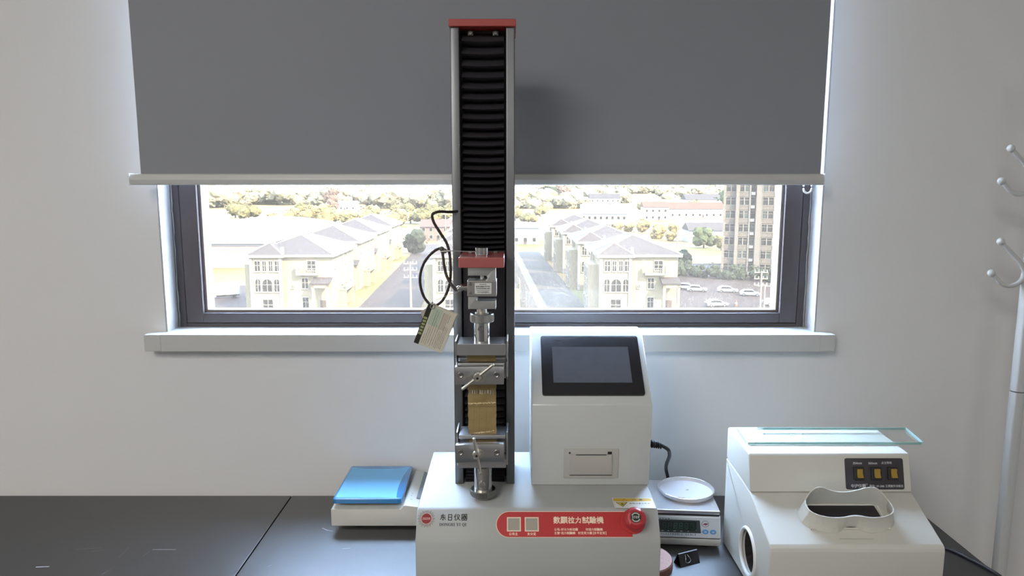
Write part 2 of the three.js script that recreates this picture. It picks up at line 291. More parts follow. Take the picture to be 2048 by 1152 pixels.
// ---------------------------------------------------------------- desks
function deskTexture(x0, x1, z0, z1, marks) {
  return canvasTex(2048, 1024, (c, W, H) => {
    c.fillStyle = '#100f10'; c.fillRect(0, 0, W, H);
    for (let k = 0; k < 2500; k++) { c.fillStyle = `rgba(${rnd() < 0.5 ? '120,120,128' : '10,10,10'},${0.03 + rnd() * 0.06})`; c.fillRect(rnd() * W, rnd() * H, 1 + rnd() * 5, 1 + rnd() * 2); }
    c.lineCap = 'round';
    for (const [ax, az, cx, cz, w, al] of marks) { c.strokeStyle = `rgba(225,225,228,${al})`; c.lineWidth = w; c.beginPath(); c.moveTo((ax - x0) / (x1 - x0) * W, (1 - (az - z0) / (z1 - z0)) * H); c.lineTo((cx - x0) / (x1 - x0) * W, (1 - (cz - z0) / (z1 - z0)) * H); c.stroke(); }
    for (let k = 0; k < 30; k++) { c.strokeStyle = `rgba(190,190,195,${0.1 + 0.15 * rnd()})`; c.lineWidth = 0.8; const x = rnd() * W, y = rnd() * H, a = rnd() * 3.1, l = 4 + rnd() * 30; c.beginPath(); c.moveTo(x, y); c.lineTo(x + l * Math.cos(a), y + l * Math.sin(a) * 0.6); c.stroke(); }
  });
}
function desk(name, label, x0, x1, marks) {
  const z0 = -1.498, z1 = -0.76, t = thing(name, label, 'desk', [(x0 + x1) / 2, -DY, (z0 + z1) / 2]);
  const top = bx(x0, x1, -0.028, 0, z0, z1, 0.0012);
  { const p = top.attributes.position, uv = top.attributes.uv; for (let k = 0; k < p.count; k++) uv.setXY(k, (p.getX(k) - x0) / (x1 - x0), (p.getZ(k) - z0) / (z1 - z0)); }
  // canvas rows run from the back (v = 0) to the front (v = 1)
  part('desk_top', top, mat(0xffffff, 0.5, 0, { map: deskTexture(x0, x1, z0, z1, marks), ior: 2.3, anisotropy: 0.85, anisotropyRotation: Math.PI / 2 }), t);
  for (const x of [x0 + 0.03, x1 - 0.03]) for (const z of [z0 + 0.04, z1 - 0.04]) part('leg', bx(x - 0.02, x + 0.02, -0.75, -0.028, z - 0.02, z + 0.02, 0.003), M.alu, t);
  for (const z of [z0 + 0.03, z1 - 0.05]) part('apron', bx(x0 + 0.05, x1 - 0.05, -0.08, -0.028, z, z + 0.02), M.alu, t);
  return t;
}
desk('desk', 'black laminate desk section with fine scratches and nothing standing on it', -2.1, -0.4806, [[-0.814, -1.2635, -0.767, -1.271, 1.6, 0.45], [-0.78, -1.256, -0.757, -1.2616, 1.4, 0.4], [-0.667, -1.2635, -0.6245, -1.2635, 2, 0.8], [-0.674, -1.238, -0.67, -1.258, 1.5, 0.35], [-0.715, -1.2344, -0.7157, -1.271, 1.5, 0.35], [-0.8435, -1.2015, -0.8224, -1.2032, 3, 0.9], [-0.7135, -1.178, -0.7077, -1.195, 1.6, 0.4]]);
desk('desk', 'black laminate desk section carrying the test instruments', -0.4784, 0.845, [[-0.374, -1.348, -0.362, -1.339, 3, 0.8], [-0.362, -1.339, -0.3513, -1.3357, 2.5, 0.7], [-0.316, -1.267, -0.302, -1.269, 2, 0.6], [-0.434, -1.203, -0.429, -1.208, 2, 0.4], [0.3253, -1.1864, 0.3485, -1.1914, 1.6, 0.15], [0.3485, -1.1914, 0.3652, -1.1881, 1.6, 0.15]]);

// ---------------------------------------------------------------- tensile tester
const T = thing('tensile_tester', 'tall white tensile testing machine with bellows column, grips and touch screen', 'testing machine', [0.04, 0, -1.21]);
{
  const t = T, BT = 0.157;
  part('base_housing', sweepX([[-1.35, 0.02, 0.003], [-1.072, 0.02, 0.003], [-1.072, 0.1165, 0.004], [-1.1043, BT, 0.004], [-1.35, BT, 0.004]], -0.1525, 0.2345, 0.0025), M.paintTop, t);
  { const g = t.children[0].geometry, q = g.attributes.position, uv = g.attributes.uv; for (let k = 0; k < q.count; k++) uv.setXY(k, q.getX(k), q.getZ(k) - q.getY(k)); }
  for (const x of [-0.125, 0.207]) for (const z of [-1.33, -1.1]) part('foot', cylY(x, 0, 0.021, z, 0.014, 0.012), M.rubber, t);
  // print on the sloping front
  const N = -0.6687, ch = (x, s, lift = 0) => { const y = BT - 0.7849 * s + 0.62 * lift, z = -1.1043 + 0.62 * s + 0.785 * lift; return tilt(x, y, z, N); };
  const logo = canvasTex(1344, 448, (c) => {                           // 84 x 28 mm at 16 px per mm
    const cx = 256, cy = 209, mm = 16; c.strokeStyle = '#6e3a22';
    for (let k = 0; k < 36; k++) { const a = k / 36 * 2 * Math.PI, r0 = 9.2 * mm, r1 = (k % 2 ? 12.5 : 14.2) * mm; c.strokeStyle = k % 3 ? '#7d5638' : '#4a3024'; c.lineWidth = 9; c.beginPath(); c.moveTo(cx + r0 * Math.cos(a), cy + r0 * Math.sin(a)); c.lineTo(cx + r1 * Math.cos(a), cy + r1 * Math.sin(a)); c.stroke(); }
    c.fillStyle = '#d9a49a'; c.beginPath(); c.arc(cx, cy, 8.7 * mm, 0, 7); c.fill();
    c.fillStyle = '#8c1218'; c.beginPath(); c.arc(cx, cy, 7.9 * mm, 0, 7); c.fill();
    c.fillStyle = '#d8b0a8'; c.font = 'bold 78px sans-serif'; c.textAlign = 'center'; c.fillText('ZGDR', cx, cy + 28); c.textAlign = 'left';
    c.strokeStyle = '#1c1c1a'; c.fillStyle = '#1c1c1a'; glyphs(c, '东日仪器', 592, 92, 170, 19, 1.07);
    c.font = 'bold 98px serif'; const s = 'DONGRIYIQI'; [...s].forEach((q, i) => { c.fillText(q, 590 + i * 72.5, 392); });
  });
  part('maker_logo', unitUV(new THREE.PlaneGeometry(0.084, 0.028)).applyMatrix4(ch(-0.1107, 0.0182, 0.0004)), mat(0xffffff, 0.5, 0, { map: logo, transparent: true }), t);
  { // red label
    const w = 0.216, h = 0.0405, s = new THREE.Shape(); s.moveTo(w / 2, -h / 2); s.lineTo(w / 2, h / 2); s.lineTo(-w / 2 + h / 2, h / 2); s.absarc(-w / 2 + h / 2, 0, h / 2, Math.PI / 2, 1.5 * Math.PI, false); s.closePath();
    const k = 8000, tex = canvasTex(1728, 324, (c, W, H) => {
      c.fillStyle = '#e9c9b4'; c.fillRect(0, 0, W, H);
      c.fillStyle = '#b51f1f'; c.beginPath(); c.moveTo(W, 7); c.arc(H / 2 + 3, H / 2, H / 2 - 7, -Math.PI / 2, Math.PI / 2, true); c.lineTo(W, H - 7); c.fill();
      for (const x of [139, 366]) { c.fillStyle = '#e8d6c0'; c.fillRect(x, 72, 178, 178); c.fillStyle = '#a19a8c'; c.fillRect(x + 14, 86, 150, 150); }   // plain squares
      c.strokeStyle = c.fillStyle = '#efd9bf'; c.font = '30px sans-serif';
      glyphs(c, '公司主', 165, 262, 36, 5); glyphs(c, '支分定', 396, 262, 36, 5);
      glyphs(c, '數顯拉力試驗機', 734, 68, 84, 11.5, 1.09);
      glyphs(c, '公司', 738, 208, 34, 4.5); glyphs(c, '主营', 738, 252, 34, 4.5); c.fillRect(808, 226, 9, 9); c.fillRect(808, 262, 9, 9);
      glyphs(c, '材分力析拉器', 826, 208, 34, 4.5); glyphs(c, '材拉力試驗機', 1140, 208, 34, 4.5, 1.05);
      glyphs(c, '拉力試驗機', 826, 252, 34, 4.5); glyphs(c, '材定用力器', 1040, 252, 34, 4.5); glyphs(c, '支平定用', 1240, 252, 34, 4.5);
      c.lineWidth = 4; c.strokeRect(1232, 250, 3, 40); c.strokeRect(1392, 250, 3, 40);
    });
    part('red_label', unitUV(new THREE.ShapeGeometry(s, 24)).applyMatrix4(ch(0.0825, 0.0262, 0.0004)), mat(0xffffff, 0.42, 0, { map: tex, clearcoat: 0.3, clearcoatRoughness: 0.3 }), t);
  }
  { // emergency stop button: mushroom on the sloping face
    const up = new THREE.Matrix4().makeRotationX(Math.PI / 2), P = (g, m = ch(0.193, 0.0218)) => g.applyMatrix4(up).applyMatrix4(m);
    const b = part('stop_button', P(lathe([[0, 0.030], [0.0085, 0.0297], [0.0128, 0.0285], [0.0165, 0.0255], [0.0178, 0.022], [0.0178, 0.018], [0.0165, 0.0155], [0.0115, 0.0145], [0.0115, 0.001], [0, 0.0005]].reverse(), 56)), mat(lin(0.42, 0.022, 0.03), 0.38, 0, { clearcoat: 0.4, clearcoatRoughness: 0.25 }), t);
    b.userData.label = 'red mushroom stop button';
    part('collar', P(lathe([[0, 0.0002], [0.0195, 0.0002], [0.0195, 0.0022], [0.0185, 0.003], [0, 0.003]], 48)), mat(lin(0.5, 0.03, 0.03), 0.5), t, b);
    const dial = canvasTex(512, 512, (c) => { c.fillStyle = '#16211f'; c.fillRect(0, 0, 512, 512); c.strokeStyle = '#b9bab0'; c.lineWidth = 54; c.beginPath(); c.arc(256, 256, 196, -Math.PI * 0.86, -Math.PI * 0.14); c.stroke(); c.beginPath(); c.arc(256, 256, 196, Math.PI * 0.14, Math.PI * 0.86); c.stroke(); c.fillStyle = '#c9c9bf'; c.font = 'bold 150px sans-serif'; c.textAlign = 'center'; c.save(); c.translate(256, 308); c.scale(1.02, 1.05); c.fillText('STOP', 0, 0); c.restore(); });
    part('stop_dial', unitUV(new THREE.CircleGeometry(0.0083, 40)).applyMatrix4(ch(0.193, 0.0218, 0.0303)), mat(0xffffff, 0.4, 0, { map: dial }), t, b);
  }
  { // warning label lying on the top at the front corner
    const tex = canvasTex(1024, 600, (c, W, H) => {
      c.fillStyle = '#dedcd6'; c.fillRect(0, 0, W, H); c.fillStyle = '#cda51c'; c.fillRect(26, 20, W - 60, 180);
      c.strokeStyle = '#8f8c86'; c.lineWidth = 4; c.strokeRect(26, 20, W - 60, H - 50);
      c.strokeStyle = '#b0542a'; c.lineWidth = 12; c.beginPath(); c.moveTo(250, 180); c.lineTo(310, 45); c.lineTo(370, 180); c.closePath(); c.stroke();
      c.strokeStyle = c.fillStyle = '#3a3622'; glyphs(c, '注意', 500, 52, 110, 12, 1.5);
      c.fillStyle = '#c9b52a'; c.strokeStyle = '#23231c'; c.lineWidth = 18; c.lineJoin = 'round'; c.beginPath(); c.moveTo(70, 260); c.lineTo(350, 260); c.lineTo(210, 510); c.closePath(); c.fill(); c.stroke();
      c.fillStyle = '#1d1d18'; c.beginPath(); c.moveTo(225, 290); c.lineTo(165, 380); c.lineTo(215, 375); c.lineTo(185, 465); c.lineTo(270, 350); c.lineTo(220, 352); c.closePath(); c.fill();
      c.strokeStyle = c.fillStyle = '#4a4a46'; glyphs(c, '危险注意分用电', 400, 290, 66, 8, 1.14); c.fillStyle = '#a8a6a0'; tinyLine(c, 400, 400, 500, 20);
    });
    part('warning_label', unitUV(new THREE.PlaneGeometry(0.066, 0.038).rotateX(-Math.PI / 2), 'xz').applyMatrix4(tilt(0.1985, BT + 0.0004, -1.1205, 0)), mat(0xffffff, 0.5, 0, { map: tex }), t);
    const m = t.children[t.children.length - 1].geometry.attributes.uv; for (let k = 0; k < m.count; k++) m.setY(k, 1 - m.getY(k));
  }
  // console with the screen
  const X0 = 0.0335, X1 = 0.2365;
  part('console_housing', sweepX([[-1.345, BT + 0.0005, 0], [-1.192, BT + 0.0005, 0.001], [-1.177, 0.305, 0.003], [-1.296, 0.406, 0.003], [-1.345, 0.406, 0.003]], X0, X1, 0.0022), M.paint, t);
  const sl = (x, s, lift) => tilt(x, 0.305 + 0.647 * s + 0.7624 * lift, -1.177 - 0.7624 * s + 0.647 * lift, -0.867);
  const bez = part('screen_bezel', slab(rounded([[-0.0872, -0.0626], [0.0872, -0.0626], [0.0872, 0.0626], [-0.0872, 0.0626]], 0.005), 0.006, 0.001).applyMatrix4(sl(0.1386, 0.0805, -0.001)), M.blackGloss, t);
  const scr = canvasTex(640, 384, (c, W, H) => { c.fillStyle = '#4c4c52'; c.fillRect(0, 0, W, H); for (let k = 0; k < 70; k++) { const x = rnd() * W, y = rnd() * H, r = 10 + rnd() * 70, gr = c.createRadialGradient(x, y, 0, x, y, r); gr.addColorStop(0, `rgba(${rnd() < 0.5 ? '40,40,46' : '92,92,98'},0.10)`); gr.addColorStop(1, 'rgba(80,80,85,0)'); c.fillStyle = gr; c.fillRect(x - r, y - r, 2 * r, 2 * r); } });
  part('screen', unitUV(new THREE.PlaneGeometry(0.135, 0.0762)).applyMatrix4(sl(0.1386, 0.0797, 0.0053)), mat(0xffffff, 0.35, 0, { map: scr, clearcoat: 0.5, clearcoatRoughness: 0.2 }), t, bez);
  part('maker_mark', [[-0.0045, 0.0016], [-0.0045, -0.0016], [-0.0075, 0], [0.0015, 0]].map(([dx, dy]) => new THREE.PlaneGeometry(0.005, 0.0009).applyMatrix4(sl(0.0835 + dx, 0.132 + dy, 0.0053))), mat(lin(0.004, 0.004, 0.004), 0.6), t, bez);
  { // receipt printer in the lower face
    const f = (x, y, lift) => tilt(x, y, -1.177 - 0.1014 * (0.305 - y) + lift, 0.101), pg = mat(lin(0.47, 0.46, 0.43), 0.5);
    const pr = part('printer_panel', slab(rounded([[-0.0467, -0.0274], [0.0467, -0.0274], [0.0467, 0.0274], [-0.0467, 0.0274]], 0.002), 0.003, 0.0005).applyMatrix4(f(0.1354, 0.1985, -0.0012)), pg, t);
    part('printer_lid', slab(rounded([[-0.0365, -0.0195], [0.0365, -0.0195], [0.0365, 0.0185], [0.0275, 0.0185], [0.0255, 0.0165], [-0.0255, 0.0165], [-0.0275, 0.0185], [-0.0365, 0.0185]], 0.0008), 0.0025, 0.0005).applyMatrix4(f(0.1352, 0.1975, 0.0009)), mat(lin(0.45, 0.435, 0.40), 0.5), t, pr);
    part('lid_seam', slab(rounded([[-0.0365, -0.0007], [0.0365, -0.0007], [0.0365, 0.0003], [-0.0365, 0.0003]]), 0.0006, 0).applyMatrix4(f(0.1352, 0.1770, 0.0018)), M.black, t, pr);
    part('paper_slot', slab(rounded([[-0.026, -0.0005], [0.026, -0.0005], [0.026, 0.0005], [-0.026, 0.0005]]), 0.0006, 0).applyMatrix4(f(0.1352, 0.2150, 0.0018)), M.black, t, pr);
    part('latch', [bx(-0.0034, 0.0034, -0.0075, 0.0075, 0, 0.0022, 0.0005).applyMatrix4(f(0.1668, 0.2085, 0.0026))], pg, t, pr);
    part('latch_recess', bx(-0.0036, 0.0036, -0.0022, 0.0022, 0, 0.001, 0.0003).applyMatrix4(f(0.1668, 0.2185, 0.0016)), M.black, t, pr);
    part('indicator_lamp', cylY(0, 0, 0.0012, 0, 0.0017).rotateX(Math.PI / 2).applyMatrix4(f(0.0985, 0.2185, 0.0016)), M.black, t, pr);
  }
  // column
  const CX0 = -0.0985, CX1 = 0.0045, TOP = 0.919;
  for (const [a, b] of [[CX0, CX0 + 0.0143], [CX1 - 0.0143, CX1]]) {
    const s = rounded([[a, -1.29], [b, -1.29], [b, -1.197], [a, -1.197]].map((p) => [p[0], -p[1]]).reverse(), 0.0025);
    part('column_rail', slab(s, TOP - BT, 0.0004).rotateX(-Math.PI / 2).translate(0, BT, 0), M.alu, t);
  }
  part('column_back', bx(CX0 + 0.0143, CX1 - 0.0143, BT, TOP, -1.288, -1.232, 0), M.black, t);
  const cap = part('column_cap', bx(CX0 - 0.0018, CX1 + 0.0018, TOP, 0.9305, -1.294, -1.192, 0.0012), M.red, t);
  for (const x of [-0.067, -0.0265]) part('cap_screw', [cylY(0, 0, 0.005, 0, 0.0035).rotateX(Math.PI / 2).translate(x, 0.913, -1.216), bx(x - 0.0045, x + 0.0045, 0.909, 0.917, -1.228, -1.215, 0.001)], M.steelDark, t, cap);
  // bellows: folded cover, each fold a ridge; drawn apart at the top, packed towards the crosshead
  const bellows = (h0, h1, p0, p1, name) => {
    const xs = [CX0 + 0.0175, CX1 - 0.0175], pos = [], add = (a, b, c, d) => pos.push(...a, ...b, ...c, ...a, ...c, ...d); let y = h0, k = 0;
    const prof = []; while (y > h1) { const f = (h0 - y) / (h0 - h1), p = p0 + (p1 - p0) * Math.pow(f, 0.85); prof.push([y, -1.228], [y - p * 0.72, -1.2065], [y - p * 0.80, -1.2055], [y - p * 0.86, -1.2075]); y -= p; k++; }
    const NX = 8;
    for (let i = 0; i + 1 < prof.length; i++) for (let j = 0; j < NX; j++) {
      const q = (jj, pr) => { const f = jj / NX, sag = 0.0012 * Math.sin(Math.PI * f) * (p0 / 0.02); return [xs[0] + (xs[1] - xs[0]) * f, Math.max(h1 - 0.002, pr[0] - sag), pr[1]]; };
      add(q(j, prof[i]), q(j, prof[i + 1]), q(j + 1, prof[i + 1]), q(j + 1, prof[i]));
    }
    const g = new THREE.BufferGeometry(); g.setAttribute('position', new THREE.Float32BufferAttribute(pos, 3)); g.computeVertexNormals();
    const gg = toCreasedNormals(mergeVertices(g), 0.5);
    part(name, gg, mat(lin(0.032, 0.030, 0.035), 0.4, 0, { side: THREE.DoubleSide }), t);
  };
  bellows(0.916, 0.563, 0.0205, 0.0078, 'bellows'); bellows(0.402, 0.1575, 0.0185, 0.0052, 'bellows');
  // travelling crosshead
  part('carriage_plate', bx(CX0 + 0.016, CX1 - 0.016, 0.402, 0.562, -1.226, -1.205, 0.001), mat(lin(0.022, 0.018, 0.024), 0.55), t);
  const cross = part('crosshead', bx(-0.0826, -0.0121, 0.5443, 0.5607, -1.204, -1.1115, 0.0018), M.redPale, t);
  const AX = -0.0482, AZ = -1.138;
  { const g = []; for (let k = 0; k < 28; k++) { const a = k / 28 * 2 * Math.PI; g.push(bx(-0.0006, 0.0006, 0.5625, 0.573, 0.0086, 0.0098, 0.0003).rotateY(a).translate(AX, 0, AZ - 0.006)); } part('knurled_nut', [cylY(AX, 0.5607, 0.5735, AZ - 0.006, 0.009), ...g], M.chrome, t, cross); }
  for (const [x, z] of [[-0.066, -1.175], [-0.0275, -1.185]]) part('crosshead_screw', [cylY(x, 0.5607, 0.5645, z, 0.0042)], M.steelDark, t, cross);
  // load cell: S-shaped block with two slots, cover plate and label
  {
    const s = new THREE.Shape(), x0 = -0.0686, x1 = -0.0254, y0 = 0.4782, y1 = 0.5443, r = 0.0036, a = 0.5275, b = 0.4942;
    s.moveTo(x0, y0); s.lineTo(x1, y0); s.lineTo(x1, b - r); s.lineTo(-0.0555 + r, b - r); s.absarc(-0.0555 + r, b, r, 1.5 * Math.PI, Math.PI / 2, true); s.lineTo(x1, b + r); s.lineTo(x1, y1); s.lineTo(x0, y1); s.lineTo(x0, a + r); s.lineTo(-0.0385 - r, a + r); s.absarc(-0.0385 - r, a, r, Math.PI / 2, -Math.PI / 2, true); s.lineTo(x0, a - r); s.closePath();
    const lc = part('load_cell', slab(s, 0.03, 0.0006).translate(0, 0, -1.152), mat(lin(0.52, 0.53, 0.51), 0.42, 0.85), t);
    part('cover_plate', bx(-0.0698, -0.0241, 0.4988, 0.5238, -1.1535, -1.1175, 0.0012), mat(lin(0.40, 0.39, 0.37), 0.4, 0.9), t, lc);
    for (const y of [0.5185, 0.5045]) part('cover_screw', lathe([[0, 0.0012], [0.0018, 0.0009], [0.0026, 0], [0, 0]].reverse(), 20).rotateX(Math.PI / 2).translate(-0.0645, y, -1.1176), M.chrome, t, lc);
    const lab = canvasTex(512, 340, (c) => { c.fillStyle = '#d4d6d2'; c.fillRect(0, 0, 512, 340); c.fillStyle = '#33343a'; tinyLine(c, 150, 30, 210, 32); tinyLine(c, 40, 88, 430, 38); tinyLine(c, 40, 150, 430, 34); c.fillRect(30, 200, 450, 5); tinyLine(c, 60, 222, 390, 20, 0.7); tinyLine(c, 80, 270, 350, 36); });
    part('cell_label', unitUV(new THREE.PlaneGeometry(0.0262, 0.0172)).translate(-0.0450, 0.5118, -1.1171), mat(0xffffff, 0.5, 0, { map: lab }), t, lc);
    const hex = (x0, x1, r) => new THREE.CylinderGeometry(r, r, Math.abs(x1 - x0), 6).rotateZ(Math.PI / 2).translate((x0 + x1) / 2, 0.5105, -1.136);
    part('cable_gland', [hex(-0.0705, -0.0748, 0.0062), hex(-0.0748, -0.0775, 0.0052), hex(-0.0775, -0.0818, 0.0066), rod(V(-0.0815, 0.5105, -1.136), V(-0.0865, 0.5075, -1.1365), 0.0042, 16)], M.chrome, t, lc);
    part('stud', cylY(AX + 0.001, 0.5175, 0.5315, AZ, 0.0028), M.chrome, t, lc);
  }
  // upper adapter
  part('adapter_nut', [new THREE.CylinderGeometry(0.0083, 0.0083, 0.0086, 6).rotateY(0.3).translate(AX, 0.4741, AZ), cylY(AX, 0.4785 - 0.0015, 0.4800, AZ, 0.0075), cylY(AX, 0.4685, 0.4705, AZ, 0.0105)], M.brass, t);
  const knurl = (x, y0, y1, z, r, n = 56) => { const g = [cylY(x, y0, y1, z, r - 0.0004, r - 0.0004, 56, 0.001)]; for (let k = 0; k < n; k++) { const a = k / n * 2 * Math.PI; g.push(new THREE.BoxGeometry(0.0009, y1 - y0 - 0.004, 0.0009).rotateY(Math.PI / 4).translate(0, (y0 + y1) / 2, r - 0.0005).rotateY(a).translate(x, 0, z)); } return g; };
  part('lock_ring', knurl(AX + 0.0004, 0.4552, 0.4690, AZ, 0.0192), M.aluBright, t);
  part('adapter_sleeve', [cylY(AX, 0.4225, 0.4552, AZ, 0.0128)], M.chrome, t);
  part('adapter_pin', rod(V(AX - 0.002, 0.446, AZ + 0.0095), V(AX - 0.002, 0.446, AZ + 0.0145), 0.0044, 28), M.chrome, t);
  part('adapter_neck', cylY(AX, 0.414, 0.4225, AZ, 0.0088), M.brass, t);
  // grips
  const hexScrew = (x, y, z) => [lathe([[0.0019, 0.0016], [0.0032, 0.0026], [0.0046, 0.002], [0.005, 0], [0, 0], [0, 0.0008], [0.0018, 0.0008]], 28).rotateX(Math.PI / 2).translate(x, y, z)];
  const grip = (name, blk, jaw, hub, e0, e1, sc, upper) => {
    const g = sub(name, t), A = M.aluBright, soft = M.aluSoft;
    part('grip_block', bx(-0.0872, -0.0098, blk[0], blk[1], -1.172, -1.118, 0.0008), soft, t, g);
    const [ya, yb] = upper ? [0.363, 0.4275] : [0.2183, 0.276];
    for (const s of [0, 1]) {
      const z0 = -1.172, z1 = -1.127, pr = upper ? [[z0, blk[0]], [z0, yb], [z1 + 0.008, yb], [z1 + 0.008, 0.400], [z1, 0.392], [z1, 0.368], [z1 - 0.006, ya], [z0, ya]] : [[z0, ya], [z0, yb], [z1 + 0.003, yb], [z1 + 0.003, 0.232], [z1 - 0.004, ya]];
      part('side_plate', sweepX(pr.slice().reverse(), s ? -0.0096 : -0.0899, s ? -0.0066 : -0.0874, 0.0004), A, t, g);
    }
    part('back_jaw', upper ? [bx(-0.0865, -0.0102, 0.3600, 0.4049, -1.172, -1.146, 0.0008), bx(-0.0868, -0.0100, 0.3860, 0.3965, -1.146, -1.1375, 0.001)] : [bx(-0.0865, -0.0102, 0.2328, 0.270, -1.172, -1.146, 0.0008), bx(-0.0868, -0.0102, 0.2640, 0.2705, -1.1460, -1.126, 0.001)], soft, t, g);
    part('ledge_plate', upper ? bx(-0.0855, -0.0118, 0.3885, 0.3925, -1.131, -1.1175, 0.0008) : bx(-0.083, -0.025, 0.2560, 0.2595, -1.1255, -1.1175, 0.0008), A, t, g);
    { // front jaw plate: slightly cupped, its ends turned out
      const w0 = -0.0892, w1 = -0.0128, n = 16, f = [], r = [], sh = new THREE.Shape(); for (let k = 0; k <= n; k++) { const u = k / n, x = w0 + (w1 - w0) * u, zz = -1.1055 + 0.005 * Math.pow(Math.abs(1 - u) ** 2, 1.5) * (upper ? 0.6 : 1) ; f.push([x, -zz]); r.unshift([x, -(zz - 0.0115)]); }
      [...f, ...r].forEach(([x, z], k) => (k ? sh.lineTo(x, z) : sh.moveTo(x, z))); sh.closePath();
      part('front_jaw', slab(sh, jaw[1] - jaw[0], 0.001).rotateX(-Math.PI / 2).translate(0, jaw[0], 0), A, t, g);
    }
    for (const [x, y] of sc) part('jaw_screw', hexScrew(x, y, -1.1056 + (x < -0.05 ? 0.003 * (upper ? 0.6 : 1) : 0)), M.steelDark, t, g);
    part('clamp_screw', [rod(V(hub[0] + 0.004, hub[1] - 0.006, -1.108), V(hub[0], hub[1], -1.086), 0.0042, 24), rod(V(hub[0], hub[1], -1.0905), V(hub[0] - 0.0003, hub[1] + 0.0003, -1.0805), 0.0062, 28), rod(V(hub[0] + 0.004, hub[1] - 0.006, -1.106), V(hub[0] + 0.004, hub[1] - 0.006, -1.1045), 0.0072, 28)], M.brass, t, g);
    part('screw_socket', rod(V(hub[0], hub[1], -1.081), V(hub[0], hub[1], -1.0802), 0.0021, 16), M.black, t, g);
    part('handle_bar', [rod(V(...e0), V(...e1), 0.00235, 18), ball(...e0, 0.0026), ball(...e1, 0.0026)], M.brass, t, g);
  };
  grip('upper_grip', [0.4045, 0.4232], [0.3608, 0.3900], [-0.0531, 0.3775], [-0.0757, 0.3603, -1.084], [-0.0299, 0.3975, -1.084], [[-0.0805, 0.3765], [-0.0243, 0.3765]], true);
  grip('lower_grip', [0.2183, 0.2325], [0.2335, 0.2632], [-0.0555, 0.2530], [-0.0593, 0.2792, -1.084], [-0.0495, 0.2243, -1.084], [[-0.0815, 0.2505], [-0.0240, 0.2490]], false);
  // lower adapter standing on the base
  part('base_sleeve', [lathe([[0, 0], [0.0152, 0], [0.0152, 0.0495], [0.0146, 0.0502], [0.0118, 0.0502], [0.0112, 0.049], [0.0112, 0.03], [0, 0.03]], 48).translate(-0.0478, 0.163, -1.142)], M.chrome, t);
  part('base_sleeve_core', cylY(-0.0478, 0.19, 0.2185, -1.142, 0.0095), M.steelDark, t);
  part('base_pin', rod(V(-0.0492, 0.187, -1.130), V(-0.0492, 0.187, -1.1245), 0.0052, 28), M.chrome, t);
  part('base_ring', knurl(-0.0478, 0.1625, 0.1735, -1.142, 0.0213), M.steelDark, t);
  part('base_nut', [cylY(-0.0478, BT, 0.1632, -1.142, 0.0115)], M.brass, t);
  // sensor cable: out of the column, one loop, into the gland
  const cz = -1.16, C = [[-0.075, 0.630, -1.215], [-0.0985, 0.6275, -1.188], [-0.1186, 0.6285, cz], [-0.1268, 0.6245, cz], [-0.1255, 0.614, cz], [-0.1151, 0.5959, cz], [-0.1035, 0.5759, cz], [-0.0985, 0.5436, cz + 0.004], [-0.1012, 0.5111, cz + 0.004], [-0.1140, 0.4845, cz + 0.002], [-0.1280, 0.4772, cz], [-0.1418, 0.4906, cz], [-0.1485, 0.5193, cz], [-0.1416, 0.5467, cz], [-0.1236, 0.5668, cz], [-0.1125, 0.5705, cz + 0.002], [-0.1105, 0.5598, cz + 0.006], [-0.1056, 0.5314, cz + 0.012], [-0.0970, 0.5152, cz + 0.018], [-0.0880, 0.5068, -1.1368], [-0.083, 0.5095, -1.136]];
  const cable = part('sensor_cable', tube(C, 0.0023, 260, 12), mat(lin(0.030, 0.018, 0.016), 0.5), t);
  { const g = []; for (let k = 0; k < 4; k++) g.push(new THREE.TorusGeometry(0.0034, 0.0007, 8, 18).rotateY(0.5).translate(-0.1125 + k * 0.0016, 0.5700 - k * 0.0012, cz + 0.003)); g.push(rod(V(-0.114, 0.5655, cz + 0.006), V(-0.098, 0.567, cz + 0.006), 0.0019, 12)); part('cable_clip', g, M.steelDark, t, cable); }
  part('cable_stay', rod(V(-0.102, 0.567, cz + 0.006), V(-0.058, 0.5665, AZ - 0.006), 0.0007, 8), M.chrome, t);
}

